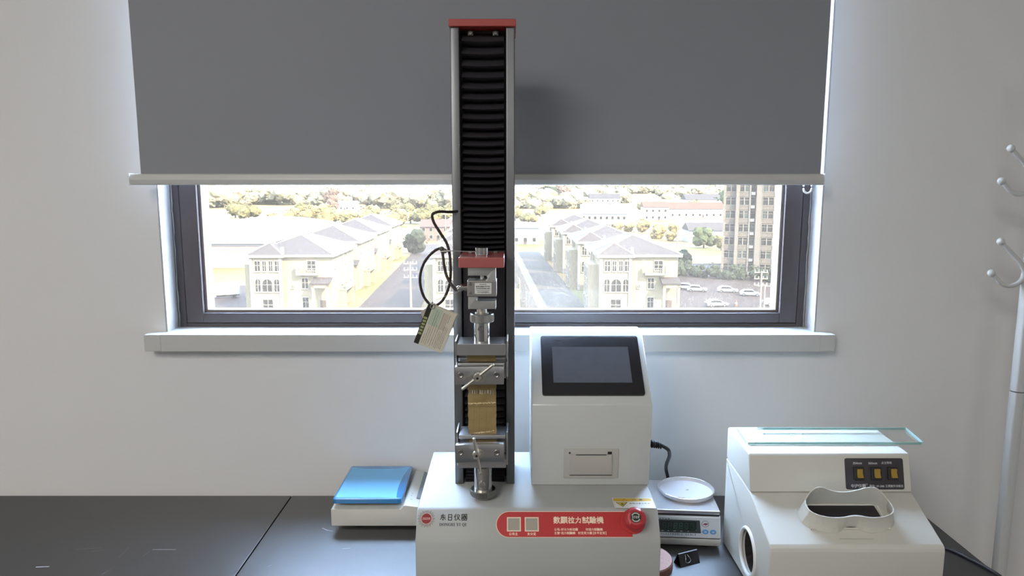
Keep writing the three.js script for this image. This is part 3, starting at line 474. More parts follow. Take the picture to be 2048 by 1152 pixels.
// ---------------------------------------------------------------- cardboard specimen held between the grips
{
  const t = thing('cardboard_specimen', 'brown cardboard strip with torn creases clamped between the two grips', 'cardboard strip', [-0.0475, 0.2715, -1.1325]);
  const tex = canvasTex(256, 768, (c, W, H) => {
    c.fillStyle = '#927e54'; c.fillRect(0, 0, W, H);
    for (let k = 0; k < 900; k++) { c.fillStyle = `rgba(${rnd() < 0.5 ? '84,66,34' : '185,162,118'},0.10)`; c.fillRect(rnd() * W, rnd() * H, 2 + rnd() * 30, 1 + rnd() * 3); }
    const y = 300; for (let x = 4; x < W - 8; x += 5 + rnd() * 7) { c.fillStyle = rnd() < 0.62 ? '#cfc9bb' : '#5d513c'; c.fillRect(x, y + rnd() * 4, 2 + rnd() * 5, 34 - rnd() * 6); }
    c.fillStyle = '#d9c79c'; for (let x = 0; x < W; x += 6) { c.fillRect(x, 400 + rnd() * 8 - x * 0.02, 4 + rnd() * 6, 3 + rnd() * 8); if (rnd() < 0.75) c.fillRect(x * 0.9, 655 - x * 0.12 + rnd() * 8, 5 + rnd() * 8, 2 + rnd() * 8); }
    c.strokeStyle = 'rgba(70,50,20,0.7)'; c.lineWidth = 2.5; c.beginPath(); c.moveTo(0, 415); c.lineTo(120, 411); c.lineTo(W, 410); c.stroke();
    c.strokeStyle = 'rgba(90,70,35,0.35)'; for (const x of [60, 110, 170]) { c.beginPath(); c.moveTo(x, 430); c.lineTo(x - 12, 640); c.stroke(); }
  });
  const w = 0.0455, nx = 14, ny = 70, h = 0.404 - 0.2475, g = new THREE.BoxGeometry(w, h, 0.003, nx, ny, 1), p = g.attributes.position;
  for (let k = 0; k < p.count; k++) {
    const x = p.getX(k), v = p.getY(k) / h + 0.5, y = p.getY(k), crease = Math.exp(-(((v - 0.455) / 0.012) ** 2)), cr2 = Math.exp(-(((v - 0.14 - x * 0.5) / 0.010) ** 2));
    const free = Math.max(0, Math.min(1, (v - 0.1) / 0.1)) * Math.max(0, Math.min(1, (0.72 - v) / 0.1));
    p.setZ(k, p.getZ(k) + free * (0.0035 * Math.sin(v * 6) + 0.003 * crease + 0.002 * cr2 + 0.0012 * noise.noise(x * 90, y * 60, 2)));
    p.setX(k, x + (Math.abs(x) > w * 0.49 ? 0.0012 * noise.noise(y * 110, x * 40, 5) : 0) + 0.0012 * (0.5 - v));
  }
  g.computeVertexNormals();
  mesh('strip', unitUV(g).translate(-0.001, h / 2 - 0.024, -0.0075 + 0.002), mat(0xffffff, 0.85, 0, { map: tex }), t);
}

// ---------------------------------------------------------------- paper tag on the cable
{
  const t = thing('paper_tag', 'folded paper tag with a black strip hanging from the tester cable', 'tag', [-0.128, 0.4785, -1.157]);
  const ang = -0.375, w = 0.049, h = 0.069;
  const front = canvasTex(560, 800, (c, W, H) => {
    c.fillStyle = '#c6c0ae'; c.fillRect(0, 0, W, H); c.fillStyle = '#aab7a4'; c.fillRect(120, 30, 190, 340); c.fillStyle = '#b5aa9c'; c.fillRect(330, 60, 110, 330);
    c.fillStyle = '#23231c'; c.fillRect(0, 0, 92, H); c.fillStyle = '#a5ab74'; for (let k = 0; k < 6; k++) { c.fillRect(14, 260 + k * 62, 60, 42); } c.fillStyle = '#23231c'; for (let k = 0; k < 6; k++) { c.fillRect(34, 268 + k * 62, 5, 26); c.fillRect(50, 272 + k * 62, 5, 26); }
    c.save(); c.translate(0, 0); c.fillStyle = '#57524a';
    const col = (x, y, l) => { let a = y; while (a < y + l) { const k = 5 + rnd() * 12; c.fillRect(x, a, 6 + rnd() * 4, k); a += k + 4; } };
    for (const [x, y, l] of [[130, 560, 190], [165, 400, 330], [200, 60, 700], [240, 80, 640], [285, 330, 420], [330, 60, 660], [370, 420, 330], [400, 430, 320], [430, 300, 440], [460, 300, 440], [490, 310, 430], [455, 70, 150]]) col(x, y, l);
    c.restore();
  });
  const M1 = new THREE.Matrix4().makeRotationZ(ang), card = (dz, turn, wig) => { const g = new THREE.BoxGeometry(w, h, 0.0005, 10, 12, 1), p = g.attributes.position; for (let k = 0; k < p.count; k++) p.setZ(k, p.getZ(k) + wig * Math.sin(p.getX(k) * 60) * 0.001); g.computeVertexNormals(); return unitUV(g).translate(0.017, -h / 2 + 0.001, dz).applyMatrix4(new THREE.Matrix4().makeRotationZ(turn)); };
  mesh('front_leaf', card(0.004, ang, 1), mat(0xffffff, 0.8, 0, { map: front }), t);
  mesh('back_leaf', card(0.0015, ang - 0.02, -1).translate(0.002, 0.001, 0), mat(lin(0.50, 0.46, 0.38), 0.85), t);
  { // creased flap that peeks out on both sides of the front leaf
    const s = rounded([[-0.0205, -0.0125], [-0.001, 0.0005], [0.003, 0.0015], [0.0125, -0.0075], [0.0285, -0.0155], [0.02, -0.04], [-0.013, -0.034]]);
    mesh('folded_flap', slab(s, 0.0005, 0).translate(0, 0.002, 0), mat(lin(0.45, 0.42, 0.35), 0.85), t);
  }
  mesh('eyelet_tie', join([new THREE.TorusGeometry(0.0035, 0.0006, 8, 24).translate(0.0, -0.0015, 0.0045), ball(0, 0.0052, 0.005, 0.0017, 12), tube([[0, 0.0052, 0.005], [0.012, 0.012, 0.008], [0.028, 0.019, 0.012], [0.048, 0.026, 0.017]], 0.00035, 30, 6)]), mat(lin(0.3, 0.29, 0.28), 0.6), t);
}

// ---------------------------------------------------------------- scale with the blue pan
{
  const t = thing('bench_scale', 'white bench scale turned sideways with a blue film-covered square pan', 'scale', [-0.262, 0, -1.4]);
  const x0 = -0.348, x1 = -0.160, prof = [[x0, 0.020, 0.002], [x1, 0.020, 0.002], [x1, 0.046, 0.002], [-0.176, 0.0585, 0.002], [-0.207, 0.0625, 0.003], [-0.214, 0.0545, 0.001], [x0, 0.0545, 0.003]];
  part('housing', slab(rounded(prof), 0.172, 0.002).translate(0, 0, -1.488), M.cream, t);
  for (const [x, z] of [[x0 + 0.045, -1.36], [x0 + 0.045, -1.465], [x1 - 0.02, -1.36], [x1 - 0.02, -1.465]]) part('foot', cylY(x, 0, 0.021, z, 0.009), M.rubber, t);
  part('weighing_spigot', [bx(-0.325, -0.232, 0.0545, 0.060, -1.455, -1.345, 0.002)], M.black, t);
  part('pan_support', bx(-0.334, -0.223, 0.0585, 0.0635, -1.468, -1.331, 0.002), mat(lin(0.35, 0.34, 0.32), 0.4, 0.6), t);
  const sheet = mat(lin(0.022, 0.21, 0.50), 0.22, 0, { clearcoat: 1, clearcoatRoughness: 0.15 });
  const panS = rounded([[-0.0665, -0.082], [0.0665, -0.082], [0.0665, 0.082], [-0.0665, 0.082]], 0.007);
  const pan = part('weighing_pan', slab(panS, 0.0115, 0.0035, 10, 4).rotateX(-Math.PI / 2).translate(-0.2785, 0.0628, -1.402), sheet, t);
  { // loose protective film, lighter where it lies flat; curled at the rear and along one side
    const f = new THREE.Shape(); f.moveTo(-0.0615, -0.0765); f.lineTo(0.0565, -0.0775); f.bezierCurveTo(0.048, -0.02, 0.056, 0.05, 0.0615, 0.0735); f.bezierCurveTo(0.02, 0.0585, -0.03, 0.0595, -0.0605, 0.0725); f.closePath();
    const g = new THREE.ShapeGeometry(f, 24).rotateX(-Math.PI / 2);
    part('protective_film', g.translate(-0.2790, 0.0744, -1.402), mat(lin(0.18, 0.49, 0.80), 0.45, 0, { clearcoat: 0.2, clearcoatRoughness: 0.2, side: THREE.DoubleSide }), t, pan);
  }
  part('display_strip', [bx(-0.0008, 0.0008, -0.0045, 0.0045, -0.075, 0.055, 0.0003).rotateZ(1.2).translate(-0.1835, 0.0600, -1.405)], mat(lin(0.20, 0.21, 0.22), 0.3), t);
  part('panel_print', [[-0.197, -1.345, 0.004], [-0.199, -1.362, 0.003], [-0.1985, -1.372, 0.003]].map(([x, z, w]) => new THREE.BoxGeometry(w, 0.0002, 0.0014).rotateZ(-0.13).translate(x, 0.0616, z)), mat(lin(0.3, 0.3, 0.3), 0.6), t);
}

// ---------------------------------------------------------------- electronic scale behind the tester
const ES = thing('electronic_scale', 'white electronic scale with green digit display and a steel top plate', 'scale', [0.3105, 0, -1.335]);
ES.rotation.y = -0.075;
{
  const t = ES, B = t.base, pl = mat(lin(0.70, 0.73, 0.76), 0.4, 0, { clearcoat: 0.4, clearcoatRoughness: 0.25 });
  const box = (x0, x1, y0, y1, z0, z1, r) => bx(x0, x1, y0, y1, z0, z1, r);
  const L = (g) => g;                                                   // written around the scale's own base
  const m = (n, g, ma, parent = t) => mesh(n, Array.isArray(g) ? join(g) : g, ma, parent);
  const W = 0.0785;
  m('lower_shell', L(sweepX([[-0.065, 0.008, 0.004], [0.072, 0.008, 0.006], [0.076, 0.024, 0.003], [-0.068, 0.026, 0.003]], -W - 0.002, W + 0.002, 0.003)), mat(lin(0.58, 0.58, 0.54), 0.45));
  m('seam', box(-W, W, 0.0235, 0.027, -0.066, 0.0735, 0.0005), M.black);
  m('upper_shell', sweepX([[-0.068, 0.027, 0.002], [0.076, 0.026, 0.002], [0.067, 0.064, 0.003], [-0.068, 0.066, 0.003]], -W - 0.001, W + 0.001, 0.002), pl);
  for (const [x, z] of [[-0.055, -0.05], [0.055, -0.05], [-0.055, 0.05], [0.055, 0.05]]) m('foot', cylY(x, 0, 0.009, z, 0.009), M.rubber);
  m('gap_band', box(-W + 0.001, W - 0.001, 0.0645, 0.0685, -0.066, 0.0655, 0.0005), M.black);
  const steel = mat(lin(0.70, 0.69, 0.70), 0.3, 0.9, { bumpMap: wallBump, bumpScale: 0.0004 });
  m('top_plate', [box(-W, W, 0.0715, 0.0750, -0.070, 0.066, 0.0012), sweepX([[-0.068, 0.068], [0.0655, 0.068], [0.066, 0.0715], [-0.068, 0.0715]], -W + 0.001, W - 0.001, 0.0004)], steel);
  const a = -0.23, F = (x, s, lift = 0) => tilt(x, 0.045 + s * 0.9726 + 0.23 * lift, 0.0715 - s * 0.232 + 0.97 * lift, a);
  const face = canvasTex(1740, 400, (c, Wd, H) => {                      // 154 x 35 mm face
    c.fillStyle = '#c3cad0'; c.fillRect(0, 0, Wd, H); c.translate(70, 0);
    c.strokeStyle = '#3c4046'; c.fillStyle = '#3c4046'; glyphs(c, '电子天平', 430, 22, 40, 5, 1.5);
    c.font = 'bold 52px sans-serif'; [...'ELECTRONIC SCALE'].forEach((q, i) => c.fillText(q, 470 + i * 46, 372));
    c.strokeStyle = '#5b5468'; c.lineWidth = 9; c.beginPath(); c.ellipse(1380, 122, 70, 64, 0, 0, 7); c.stroke();
    c.fillStyle = '#7b3350'; c.beginPath(); c.moveTo(1325, 140); c.lineTo(1372, 104); c.lineTo(1440, 112); c.lineTo(1424, 140); c.lineTo(1398, 134); c.lineTo(1404, 164); c.lineTo(1372, 142); c.closePath(); c.fill();
  });
  m('front_panel', unitUV(new THREE.PlaneGeometry(0.154, 0.0345)).applyMatrix4(F(0, 0, 0.0006)), mat(0xffffff, 0.42, 0, { map: face, clearcoat: 0.3 }));
  const lcd = canvasTex(1024, 320, (c, Wd, H) => {
    c.fillStyle = '#343c40'; c.fillRect(0, 0, Wd, H); c.fillStyle = '#0c1f1d'; c.fillRect(70, 28, 860, 230);
    c.strokeStyle = '#2f5f50'; c.lineWidth = 14; c.lineCap = 'butt';
    for (let k = 0; k < 6; k++) { const x = 130 + k * 132, y = 74, w = 70, h = 74; c.save(); c.transform(1, 0, -0.06, 1, 8, 0); c.globalAlpha = [0.5, 0.7, 1, 1, 0.85, 0.5][k]; for (const [ax, ay, cx, cy] of [[0, 0, w, 0], [0, h, w, h], [0, 2 * h, w, 2 * h], [0, 4, 0, h - 4], [0, h + 4, 0, 2 * h - 4], [w, 4, w, h - 4], [w, h + 4, w, 2 * h - 4]]) { c.beginPath(); c.moveTo(x + ax, y + ay); c.lineTo(x + cx, y + cy); c.stroke(); } c.restore(); }
    c.fillStyle = '#9aa5a2'; c.fillRect(906, 240, 22, 7); for (const [x, w] of [[90, 60], [240, 36], [380, 60], [540, 60], [720, 30]]) c.fillRect(x, 276, w, 16);
  });
  const d = m('display_window', slab(rounded([[-0.0395, -0.0115], [0.0405, -0.0115], [0.0385, 0.0115], [-0.0395, 0.0115]], 0.001), 0.0016, 0.0004).applyMatrix4(F(0.0028, 0.0012, 0)), M.black);
  m('digit_display', unitUV(slab(rounded([[-0.0385, -0.011], [0.0395, -0.011], [0.0375, 0.011], [-0.0385, 0.011]], 0.0008), 0.0002, 0)).applyMatrix4(F(0.0028, 0.0012, 0.0016)), mat(0xffffff, 0.25, 0, { map: lcd, clearcoat: 0.6, clearcoatRoughness: 0.1 }), d);
  for (const x of [0.0515, 0.0655]) { const b = m('button', lathe([[0, 0.0016], [0.004, 0.0014], [0.0058, 0.0006], [0.006, 0], [0, 0]].reverse(), 28).scale(1, 1, 0.72).rotateX(Math.PI / 2).applyMatrix4(F(x, -0.0075, 0.0005)), mat(lin(0.10, 0.30, 0.60), 0.4)); b.userData.label = 'blue oval button'; m('button_print', [new THREE.PlaneGeometry(0.005, 0.0008).applyMatrix4(F(x, -0.0066, 0.0023)), new THREE.PlaneGeometry(0.004, 0.0008).applyMatrix4(F(x, -0.0083, 0.0023))], mat(lin(0.6, 0.7, 0.8), 0.5), b); }
}
{ // round dish lying on the steel plate
  const t = thing('round_dish', 'shallow round steel dish lying on the electronic scale', 'dish', [0.3400, 0.0752, -1.345]);
  mesh('dish', lathe([[0, 0.0012], [0.047, 0.0012], [0.0505, 0.0035], [0.0525, 0.0095], [0.0537, 0.0098], [0.0539, 0.0088], [0.0515, 0.003], [0.048, 0], [0, 0]].reverse(), 80), mat(lin(0.74, 0.72, 0.735), 0.5, 0.55, { side: THREE.DoubleSide }), t);
  mesh('rim_bead', new THREE.TorusGeometry(0.0533, 0.0012, 10, 90).rotateX(Math.PI / 2).translate(0, 0.0096, 0), mat(lin(0.8, 0.79, 0.8), 0.25, 0.9), t);
  for (const [x, z] of [[-0.028, 0.022], [-0.022, 0.026], [-0.012, 0.027], [-0.018, 0.025], [0.005, -0.01]]) mesh('residue_mark', new THREE.CylinderGeometry(0.0016, 0.0018, 0.0003, 7).scale(1.6, 1, 0.7).translate(x, 0.00137, z), mat(lin(0.15, 0.14, 0.13), 0.9), t);
}
{ // power cord of the tester
  const t = thing('power_cord', 'black power cord plugged into the tester console, running down behind the scale', 'cord', [0.30, 0, -1.44]);
  const pl = [rod(V(0.2368, 0.206, -1.262), V(0.252, 0.206, -1.262), 0.0085, 20, 0.0075), rod(V(0.252, 0.206, -1.262), V(0.274, 0.2015, -1.264), 0.0066, 20, 0.0042)];
  for (let k = 0; k < 5; k++) pl.push(new THREE.TorusGeometry(0.0066 - k * 0.0004, 0.0012, 8, 18).rotateY(Math.PI / 2).translate(0.254 + k * 0.004, 0.2055 - k * 0.0009, -1.2624));
  part('plug', pl, M.rubber, t);
  part('cord', tube([[0.272, 0.202, -1.264], [0.285, 0.192, -1.27], [0.2930, 0.174, -1.29], [0.2985, 0.150, -1.325], [0.3015, 0.1326, -1.35], [0.312, 0.10, -1.40], [0.326, 0.05, -1.438], [0.32, 0.0045, -1.462], [0.25, 0.0036, -1.472], [0.15, 0.0036, -1.47], [-0.05, 0.0036, -1.462]], 0.0034, 160, 12), M.rubber, t);
}

// ---------------------------------------------------------------- ultraviolet viewing cabinet
{
  const t = thing('ultraviolet_analyzer', 'cream desktop ultraviolet viewing box with goggle-shaped eyepiece and amber switches', 'analyzer', [0.5335, 0, -1.17]);
  const x0 = 0.3985, x1 = 0.6695, C = M.cream;
  let body = sweepX([[-1.29, 0.002, 0.004], [-1.0485, 0.002, 0.004], [-1.0485, 0.1175, 0.008], [-1.1505, 0.1615, 0.003], [-1.29, 0.1685, 0.002]], x0, x1, 0.0035);
  { const ev = new Evaluator(); ev.attributes = ['position', 'normal', 'uv']; const cut = new Brush(new THREE.CylinderGeometry(0.037, 0.037, 0.08, 56).rotateZ(Math.PI / 2).translate(x0, 0.0585, -1.147)); cut.updateMatrixWorld(); const b = new Brush(body); b.updateMatrixWorld(); body = ev.evaluate(b, cut, SUBTRACTION).geometry; body = join([body]); body.clearGroups(); }
  part('cabinet', body, C, t);
  part('lamp_housing', sweepX([[-1.29, 0.1695, 0.002], [-1.1505, 0.1627, 0.002], [-1.1675, 0.2235, 0.005], [-1.29, 0.2285, 0.006]], x0 + 0.0002, x1 - 0.0002, 0.0035), C, t);
  const port = part('hand_port', new THREE.TorusGeometry(0.0385, 0.0035, 14, 64).rotateY(Math.PI / 2).translate(x0 - 0.0005, 0.0585, -1.147), mat(lin(0.75, 0.74, 0.71), 0.4), t);
  { // gathered black curtain in the port
    const n = 72, pos = [], idx = []; for (let r = 0; r <= 6; r++) for (let k = 0; k < n; k++) { const a = k / n * 2 * Math.PI, R = 0.0366 * (1 - r / 6.6), w = 0.0022 * Math.sin(a * 17 + r * 0.4) * (1 - r / 8) + 0.0014 * Math.sin(a * 29); pos.push(x0 + 0.006 + 0.016 * Math.sin(r / 6 * 1.5) + w * (r > 0 ? 1 : 0), 0.0585 + R * Math.sin(a), -1.147 + R * Math.cos(a)); }
    for (let r = 0; r < 6; r++) for (let k = 0; k < n; k++) { const a = r * n + k, b = r * n + (k + 1) % n; idx.push(a, b, a + n, b, b + n, a + n); }
    const g = new THREE.BufferGeometry(); g.setAttribute('position', new THREE.Float32BufferAttribute(pos, 3)); g.setIndex(idx); g.computeVertexNormals();
    part('port_curtain', g, mat(lin(0.014, 0.011, 0.012), 0.95, 0, { side: THREE.DoubleSide }), t, port);
  }
  // frames on the sloping faces
  const s1 = 0.4076, SL = (x, s, lift = 0) => tilt(0.5335 + x, 0.1620 - 0.396 * s + 0.918 * lift, -1.1505 + 0.918 * s + 0.396 * lift, -(Math.PI / 2 - s1));   // local y points up the slope
  const view = part('viewing_filter', [slab(rounded([[-0.058, -0.0225], [0.062, -0.0225], [0.059, 0.0225], [-0.058, 0.0225]], 0.003), 0.0016, 0.0005).applyMatrix4(SL(0, 0.0515, -0.0002))], mat(lin(0.012, 0.010, 0.011), 0.3), t);
  part('filter_frame', [[-0.0615, -0.058], [0.062, 0.0655]].map(([a, b]) => bx(a, b, -0.0255, 0.0255, 0, 0.0028, 0.0008).applyMatrix4(SL(0, 0.0515, -0.0004))).concat([[0.0225, 0.0255], [-0.0255, -0.0225]].map(([a, b]) => bx(-0.058, 0.062, a, b, 0, 0.0028, 0.0008).applyMatrix4(SL(0, 0.0515, -0.0004)))), C, t, view);
  { // goggle-shaped hood
    const n = 144, m = 10, th = 0.0022, ring = (out, f, a) => {
      const sup = (v, e) => Math.sign(v) * Math.pow(Math.abs(v), e), ca = Math.cos(a), sa = Math.sin(a);
      const notch = Math.exp(-((ca / 0.16) ** 2)) * (sa < 0 ? 1 : 0), H = 0.0262 + 0.0155 * (Math.exp(-(((a - 0.93) / 0.42) ** 2)) + Math.exp(-(((a - 2.21) / 0.42) ** 2))) + 0.003 * (sa < -0.5 ? Math.exp(-((ca / 0.35) ** 2)) : 0) - 0.002 * (sa > 0.5 ? Math.exp(-((ca / 0.25) ** 2)) : 0);
      const bx_ = 0.0915 * sup(ca, 0.78), by = sa > 0 ? 0.0305 * sup(sa, 0.75) : 0.0335 * sup(sa, 0.8) + 0.013 * notch;
      const tx = 0.083 * sup(ca, 0.80), ty = sa > 0 ? 0.029 * sup(sa, 0.72) : 0.0265 * sup(sa, 0.75) + 0.003 * notch;
      const e = Math.pow(1 - f, 1.8), x = tx + (bx_ - tx) * e, y = ty + (by - ty) * e, k = 1 - (out ? 0 : th / Math.max(0.02, Math.hypot(x, y)));
      return V(x * k, y * k, f * H);
    };
    const pos = [], idx = [], row = (o, f) => { for (let k = 0; k < n; k++) pos.push(...ring(o, f, k / n * 2 * Math.PI).toArray()); };
    for (let j = 0; j <= m; j++) row(1, j / m); for (let j = m; j >= 0; j--) row(0, j / m);
    for (let j = 0; j < 2 * m + 1; j++) for (let k = 0; k < n; k++) { const a = j * n + k, b = j * n + (k + 1) % n; idx.push(a, b, a + n, b, b + n, a + n); }
    const g = new THREE.BufferGeometry(); g.setAttribute('position', new THREE.Float32BufferAttribute(pos, 3)); g.setIndex(idx);
    const gg = toCreasedNormals(g, 0.9); gg.scale(0.83, 1, 1);
    part('eyepiece_hood', gg.applyMatrix4(SL(0.0035, 0.0515, 0)), C, t);
  }
  part('label_groove', [[-0.026, 0.028, 0.0945, 0.0006]].map(([a, b, s, w]) => bx(a, b, -w, w, 0, 0.0004, 0).applyMatrix4(SL(0.004, s, 0.0001))), mat(lin(0.50, 0.48, 0.43), 0.7), t);
  // switch panel on the steep face
  const PA = -0.2697, PF = (x, s, lift = 0) => tilt(x, 0.2235 - 0.964 * s + 0.2665 * lift, -1.1675 + 0.2665 * s + 0.964 * lift, PA);
  const pt = canvasTex(1176, 616, (c, W, H) => {                         // 98 x 51 mm
    c.fillStyle = '#343135'; c.fillRect(0, 0, W, H); c.fillStyle = c.strokeStyle = '#c9c7cc'; c.font = 'bold 58px sans-serif';
    c.fillText('254nm', 160, 118); c.fillText('365nm', 470, 120); c.fillStyle = c.strokeStyle = '#b9b7bc'; glyphs(c, '点主照明', 738, 66, 50, 6);
    c.strokeStyle = c.fillStyle = '#d0ced2'; glyphs(c, '中沪仪器', 96, 508, 76, 8, 1.0); c.lineWidth = 5; c.beginPath(); c.arc(420, 515, 13, 0, 7); c.stroke(); c.font = 'bold 50px sans-serif'; glyphs(c, '用分', 470, 522, 54, 6, 1.0); c.fillText(': ZF-20D', 584, 570); glyphs(c, '三用紫外分析仪', 790, 522, 52, 6, 1.0);
  });
  const pan = part('switch_panel', unitUV(slab(rounded([[-0.0489, -0.0256], [0.0489, -0.0256], [0.0489, 0.0256], [-0.0489, 0.0256]], 0.004), 0.0012, 0.0003)).applyMatrix4(PF(0.6075, 0.0331, -0.0001)), mat(0xffffff, 0.45, 0, { map: pt }), t);
  for (const x of [0.5805, 0.6095, 0.6375]) {
    part('switch', [bx(-0.0085, 0.0085, -0.0107, 0.0107, 0, 0.0034, 0.0012).applyMatrix4(PF(x, 0.0325, 0.001))], M.black, t, pan);
    part('amber_rocker', sweepX([[0, -0.0072], [0.0062, -0.0072], [0.0034, 0.0005], [0.0048, 0.0072], [0, 0.0072]], -0.0046, 0.0046, 0.0006).applyMatrix4(PF(x + 0.0006, 0.0318, 0.0032)), mat(lin(0.33, 0.205, 0.022), 0.3, 0, { clearcoat: 0.6, clearcoatRoughness: 0.2 }), t, pan);
  }
  for (const [x, z] of [[x0 + 0.03, -1.27], [x1 - 0.03, -1.27], [x0 + 0.03, -1.07], [x1 - 0.03, -1.07]]) part('foot', cylY(x, 0, 0.0025, z, 0.01), M.rubber, t);
}
{ // glass strip on top: clear sheet with greenish ground edges and one chipped corner
  const t = thing('glass_plate', 'clear greenish glass strip lying across the top of the viewing box', 'glass plate', [0.559, 0.2284, -1.233]);
  t.rotation.x = 0.113;
  const cl = new THREE.MeshPhysicalMaterial({ color: lin(0.965, 0.985, 0.98), roughness: 0, transmission: 1, thickness: 0, ior: 1.52 }), ed = new THREE.MeshPhysicalMaterial({ color: lin(0.40, 0.60, 0.57), roughness: 0.15, transmission: 0.35, thickness: 0 });
  mesh('sheet', slab(rounded([[-0.1517, -0.0284], [0.1507, -0.0284], [0.1527, -0.0268], [0.1527, 0.0284], [-0.1497, 0.0284]]), 0.0046, 0).rotateX(-Math.PI / 2).translate(0, 0.0004, 0), cl, t);
  const y0 = 0.0003, y1 = 0.0051;
  mesh('front_edge', bx(-0.1505, 0.1508, y0, y1, 0.0284, 0.0292, 0.0003), ed, t);
  mesh('rear_edge', bx(-0.1497, 0.1520, y0, y1, -0.0292, -0.0284, 0.0003), ed, t);
  mesh('side_edge', bx(-0.1525, -0.1517, y0, y1, -0.0284, 0.0284, 0.0003), ed, t);
  mesh('side_edge', bx(0.1527, 0.1535, y0, y1, -0.0284, 0.0268, 0.0003), ed, t);
  mesh('chipped_corner', mergeVertices(new THREE.IcosahedronGeometry(0.0042, 1)).scale(2.0, 0.5, 0.7).translate(-0.142, 0.0026, 0.0285), new THREE.MeshPhysicalMaterial({ color: lin(0.6, 0.85, 0.8), roughness: 0.3, transmission: 0.5, thickness: 0, flatShading: true }), t);
}

// ---------------------------------------------------------------- small things on the desk
{
  const t = thing('round_pad', 'pink speckled round pad half tucked under the edge of the tester', 'pad', [0.2335, 0, -1.207]);
  const tex = canvasTex(512, 512, (c) => { c.fillStyle = '#c9a193'; c.fillRect(0, 0, 512, 512); for (let k = 0; k < 900; k++) { c.fillStyle = `rgba(${['150,110,98', '225,195,184', '120,70,60'][k % 3]},${0.1 + 0.25 * rnd()})`; c.beginPath(); c.arc(rnd() * 512, rnd() * 512, 1 + rnd() * 4, 0, 7); c.fill(); } c.fillStyle = '#3a221c'; for (const [x, y] of [[420, 300], [450, 210], [380, 250]]) c.fillRect(x, y, 5, 7); });
  mesh('pad', lathe([[0, 0], [0.0495, 0], [0.0515, 0.0018], [0.0515, 0.0135], [0.0500, 0.0155], [0, 0.0155]], 72), mat(lin(0.30, 0.14, 0.11), 0.7), t);
  mesh('pad_face', unitUV(new THREE.CircleGeometry(0.0498, 64).rotateX(-Math.PI / 2), 'xz').translate(0, 0.0158, 0), mat(0xffffff, 0.75, 0, { map: tex }), t);
}
{
  const t = thing('binder_clip', 'small black binder clip lying on the desk before the electronic scale', 'clip', [0.314, 0, -1.216]);
  t.rotation.y = 0.42;
  const s = new THREE.Shape(); s.moveTo(-0.010, 0); s.lineTo(0.011, 0); s.lineTo(0.0115, 0.0009); s.lineTo(0.0015, 0.0205); s.lineTo(-0.001, 0.0205); s.closePath();
  const hole = new THREE.Path(); hole.moveTo(-0.0082, 0.0011); hole.lineTo(0.0094, 0.0011); hole.lineTo(0.0002, 0.0187); hole.closePath(); s.holes.push(hole);
  mesh('spring_body', slab(s, 0.042, 0.0003).translate(0, 0, -0.021).rotateY(Math.PI / 2), mat(lin(0.012, 0.012, 0.013), 0.35), t);
  mesh('wire_handle', tube([[-0.006, 0.0195, -0.0012], [-0.0085, 0.014, 0.0065], [-0.010, 0.008, 0.0085], [-0.004, 0.0058, 0.0095], [0.001, 0.0090, 0.0085], [-0.001, 0.014, 0.0065], [-0.003, 0.0195, -0.0012]], 0.0007, 60, 8), M.chrome, t);
  mesh('highlight_edge', rod(V(-0.0205, 0.0205, -0.0002), V(0.0205, 0.0205, -0.0002), 0.0012, 12), mat(lin(0.25, 0.25, 0.26), 0.3, 0.6), t);  // paler rod along the ridge: a highlight put into the colour
}
{
  const t = thing('black_cable', 'thin black cable running along the desk from behind the viewing box and over the edge', 'cable', [0.78, 0, -1.25]);
  part('cable', tube([[0.64, 0.0032, -1.40], [0.70, 0.0032, -1.335], [0.745, 0.0032, -1.295], [0.8065, 0.0032, -1.2616], [0.826, 0.0032, -1.224], [0.8385, 0.0030, -1.186], [0.8495, -0.004, -1.165], [0.853, -0.03, -1.15], [0.852, -0.2, -1.14], [0.856, -0.5, -1.15], [0.87, -0.744, -1.17]], 0.0028, 120, 10), M.rubber, t);
}

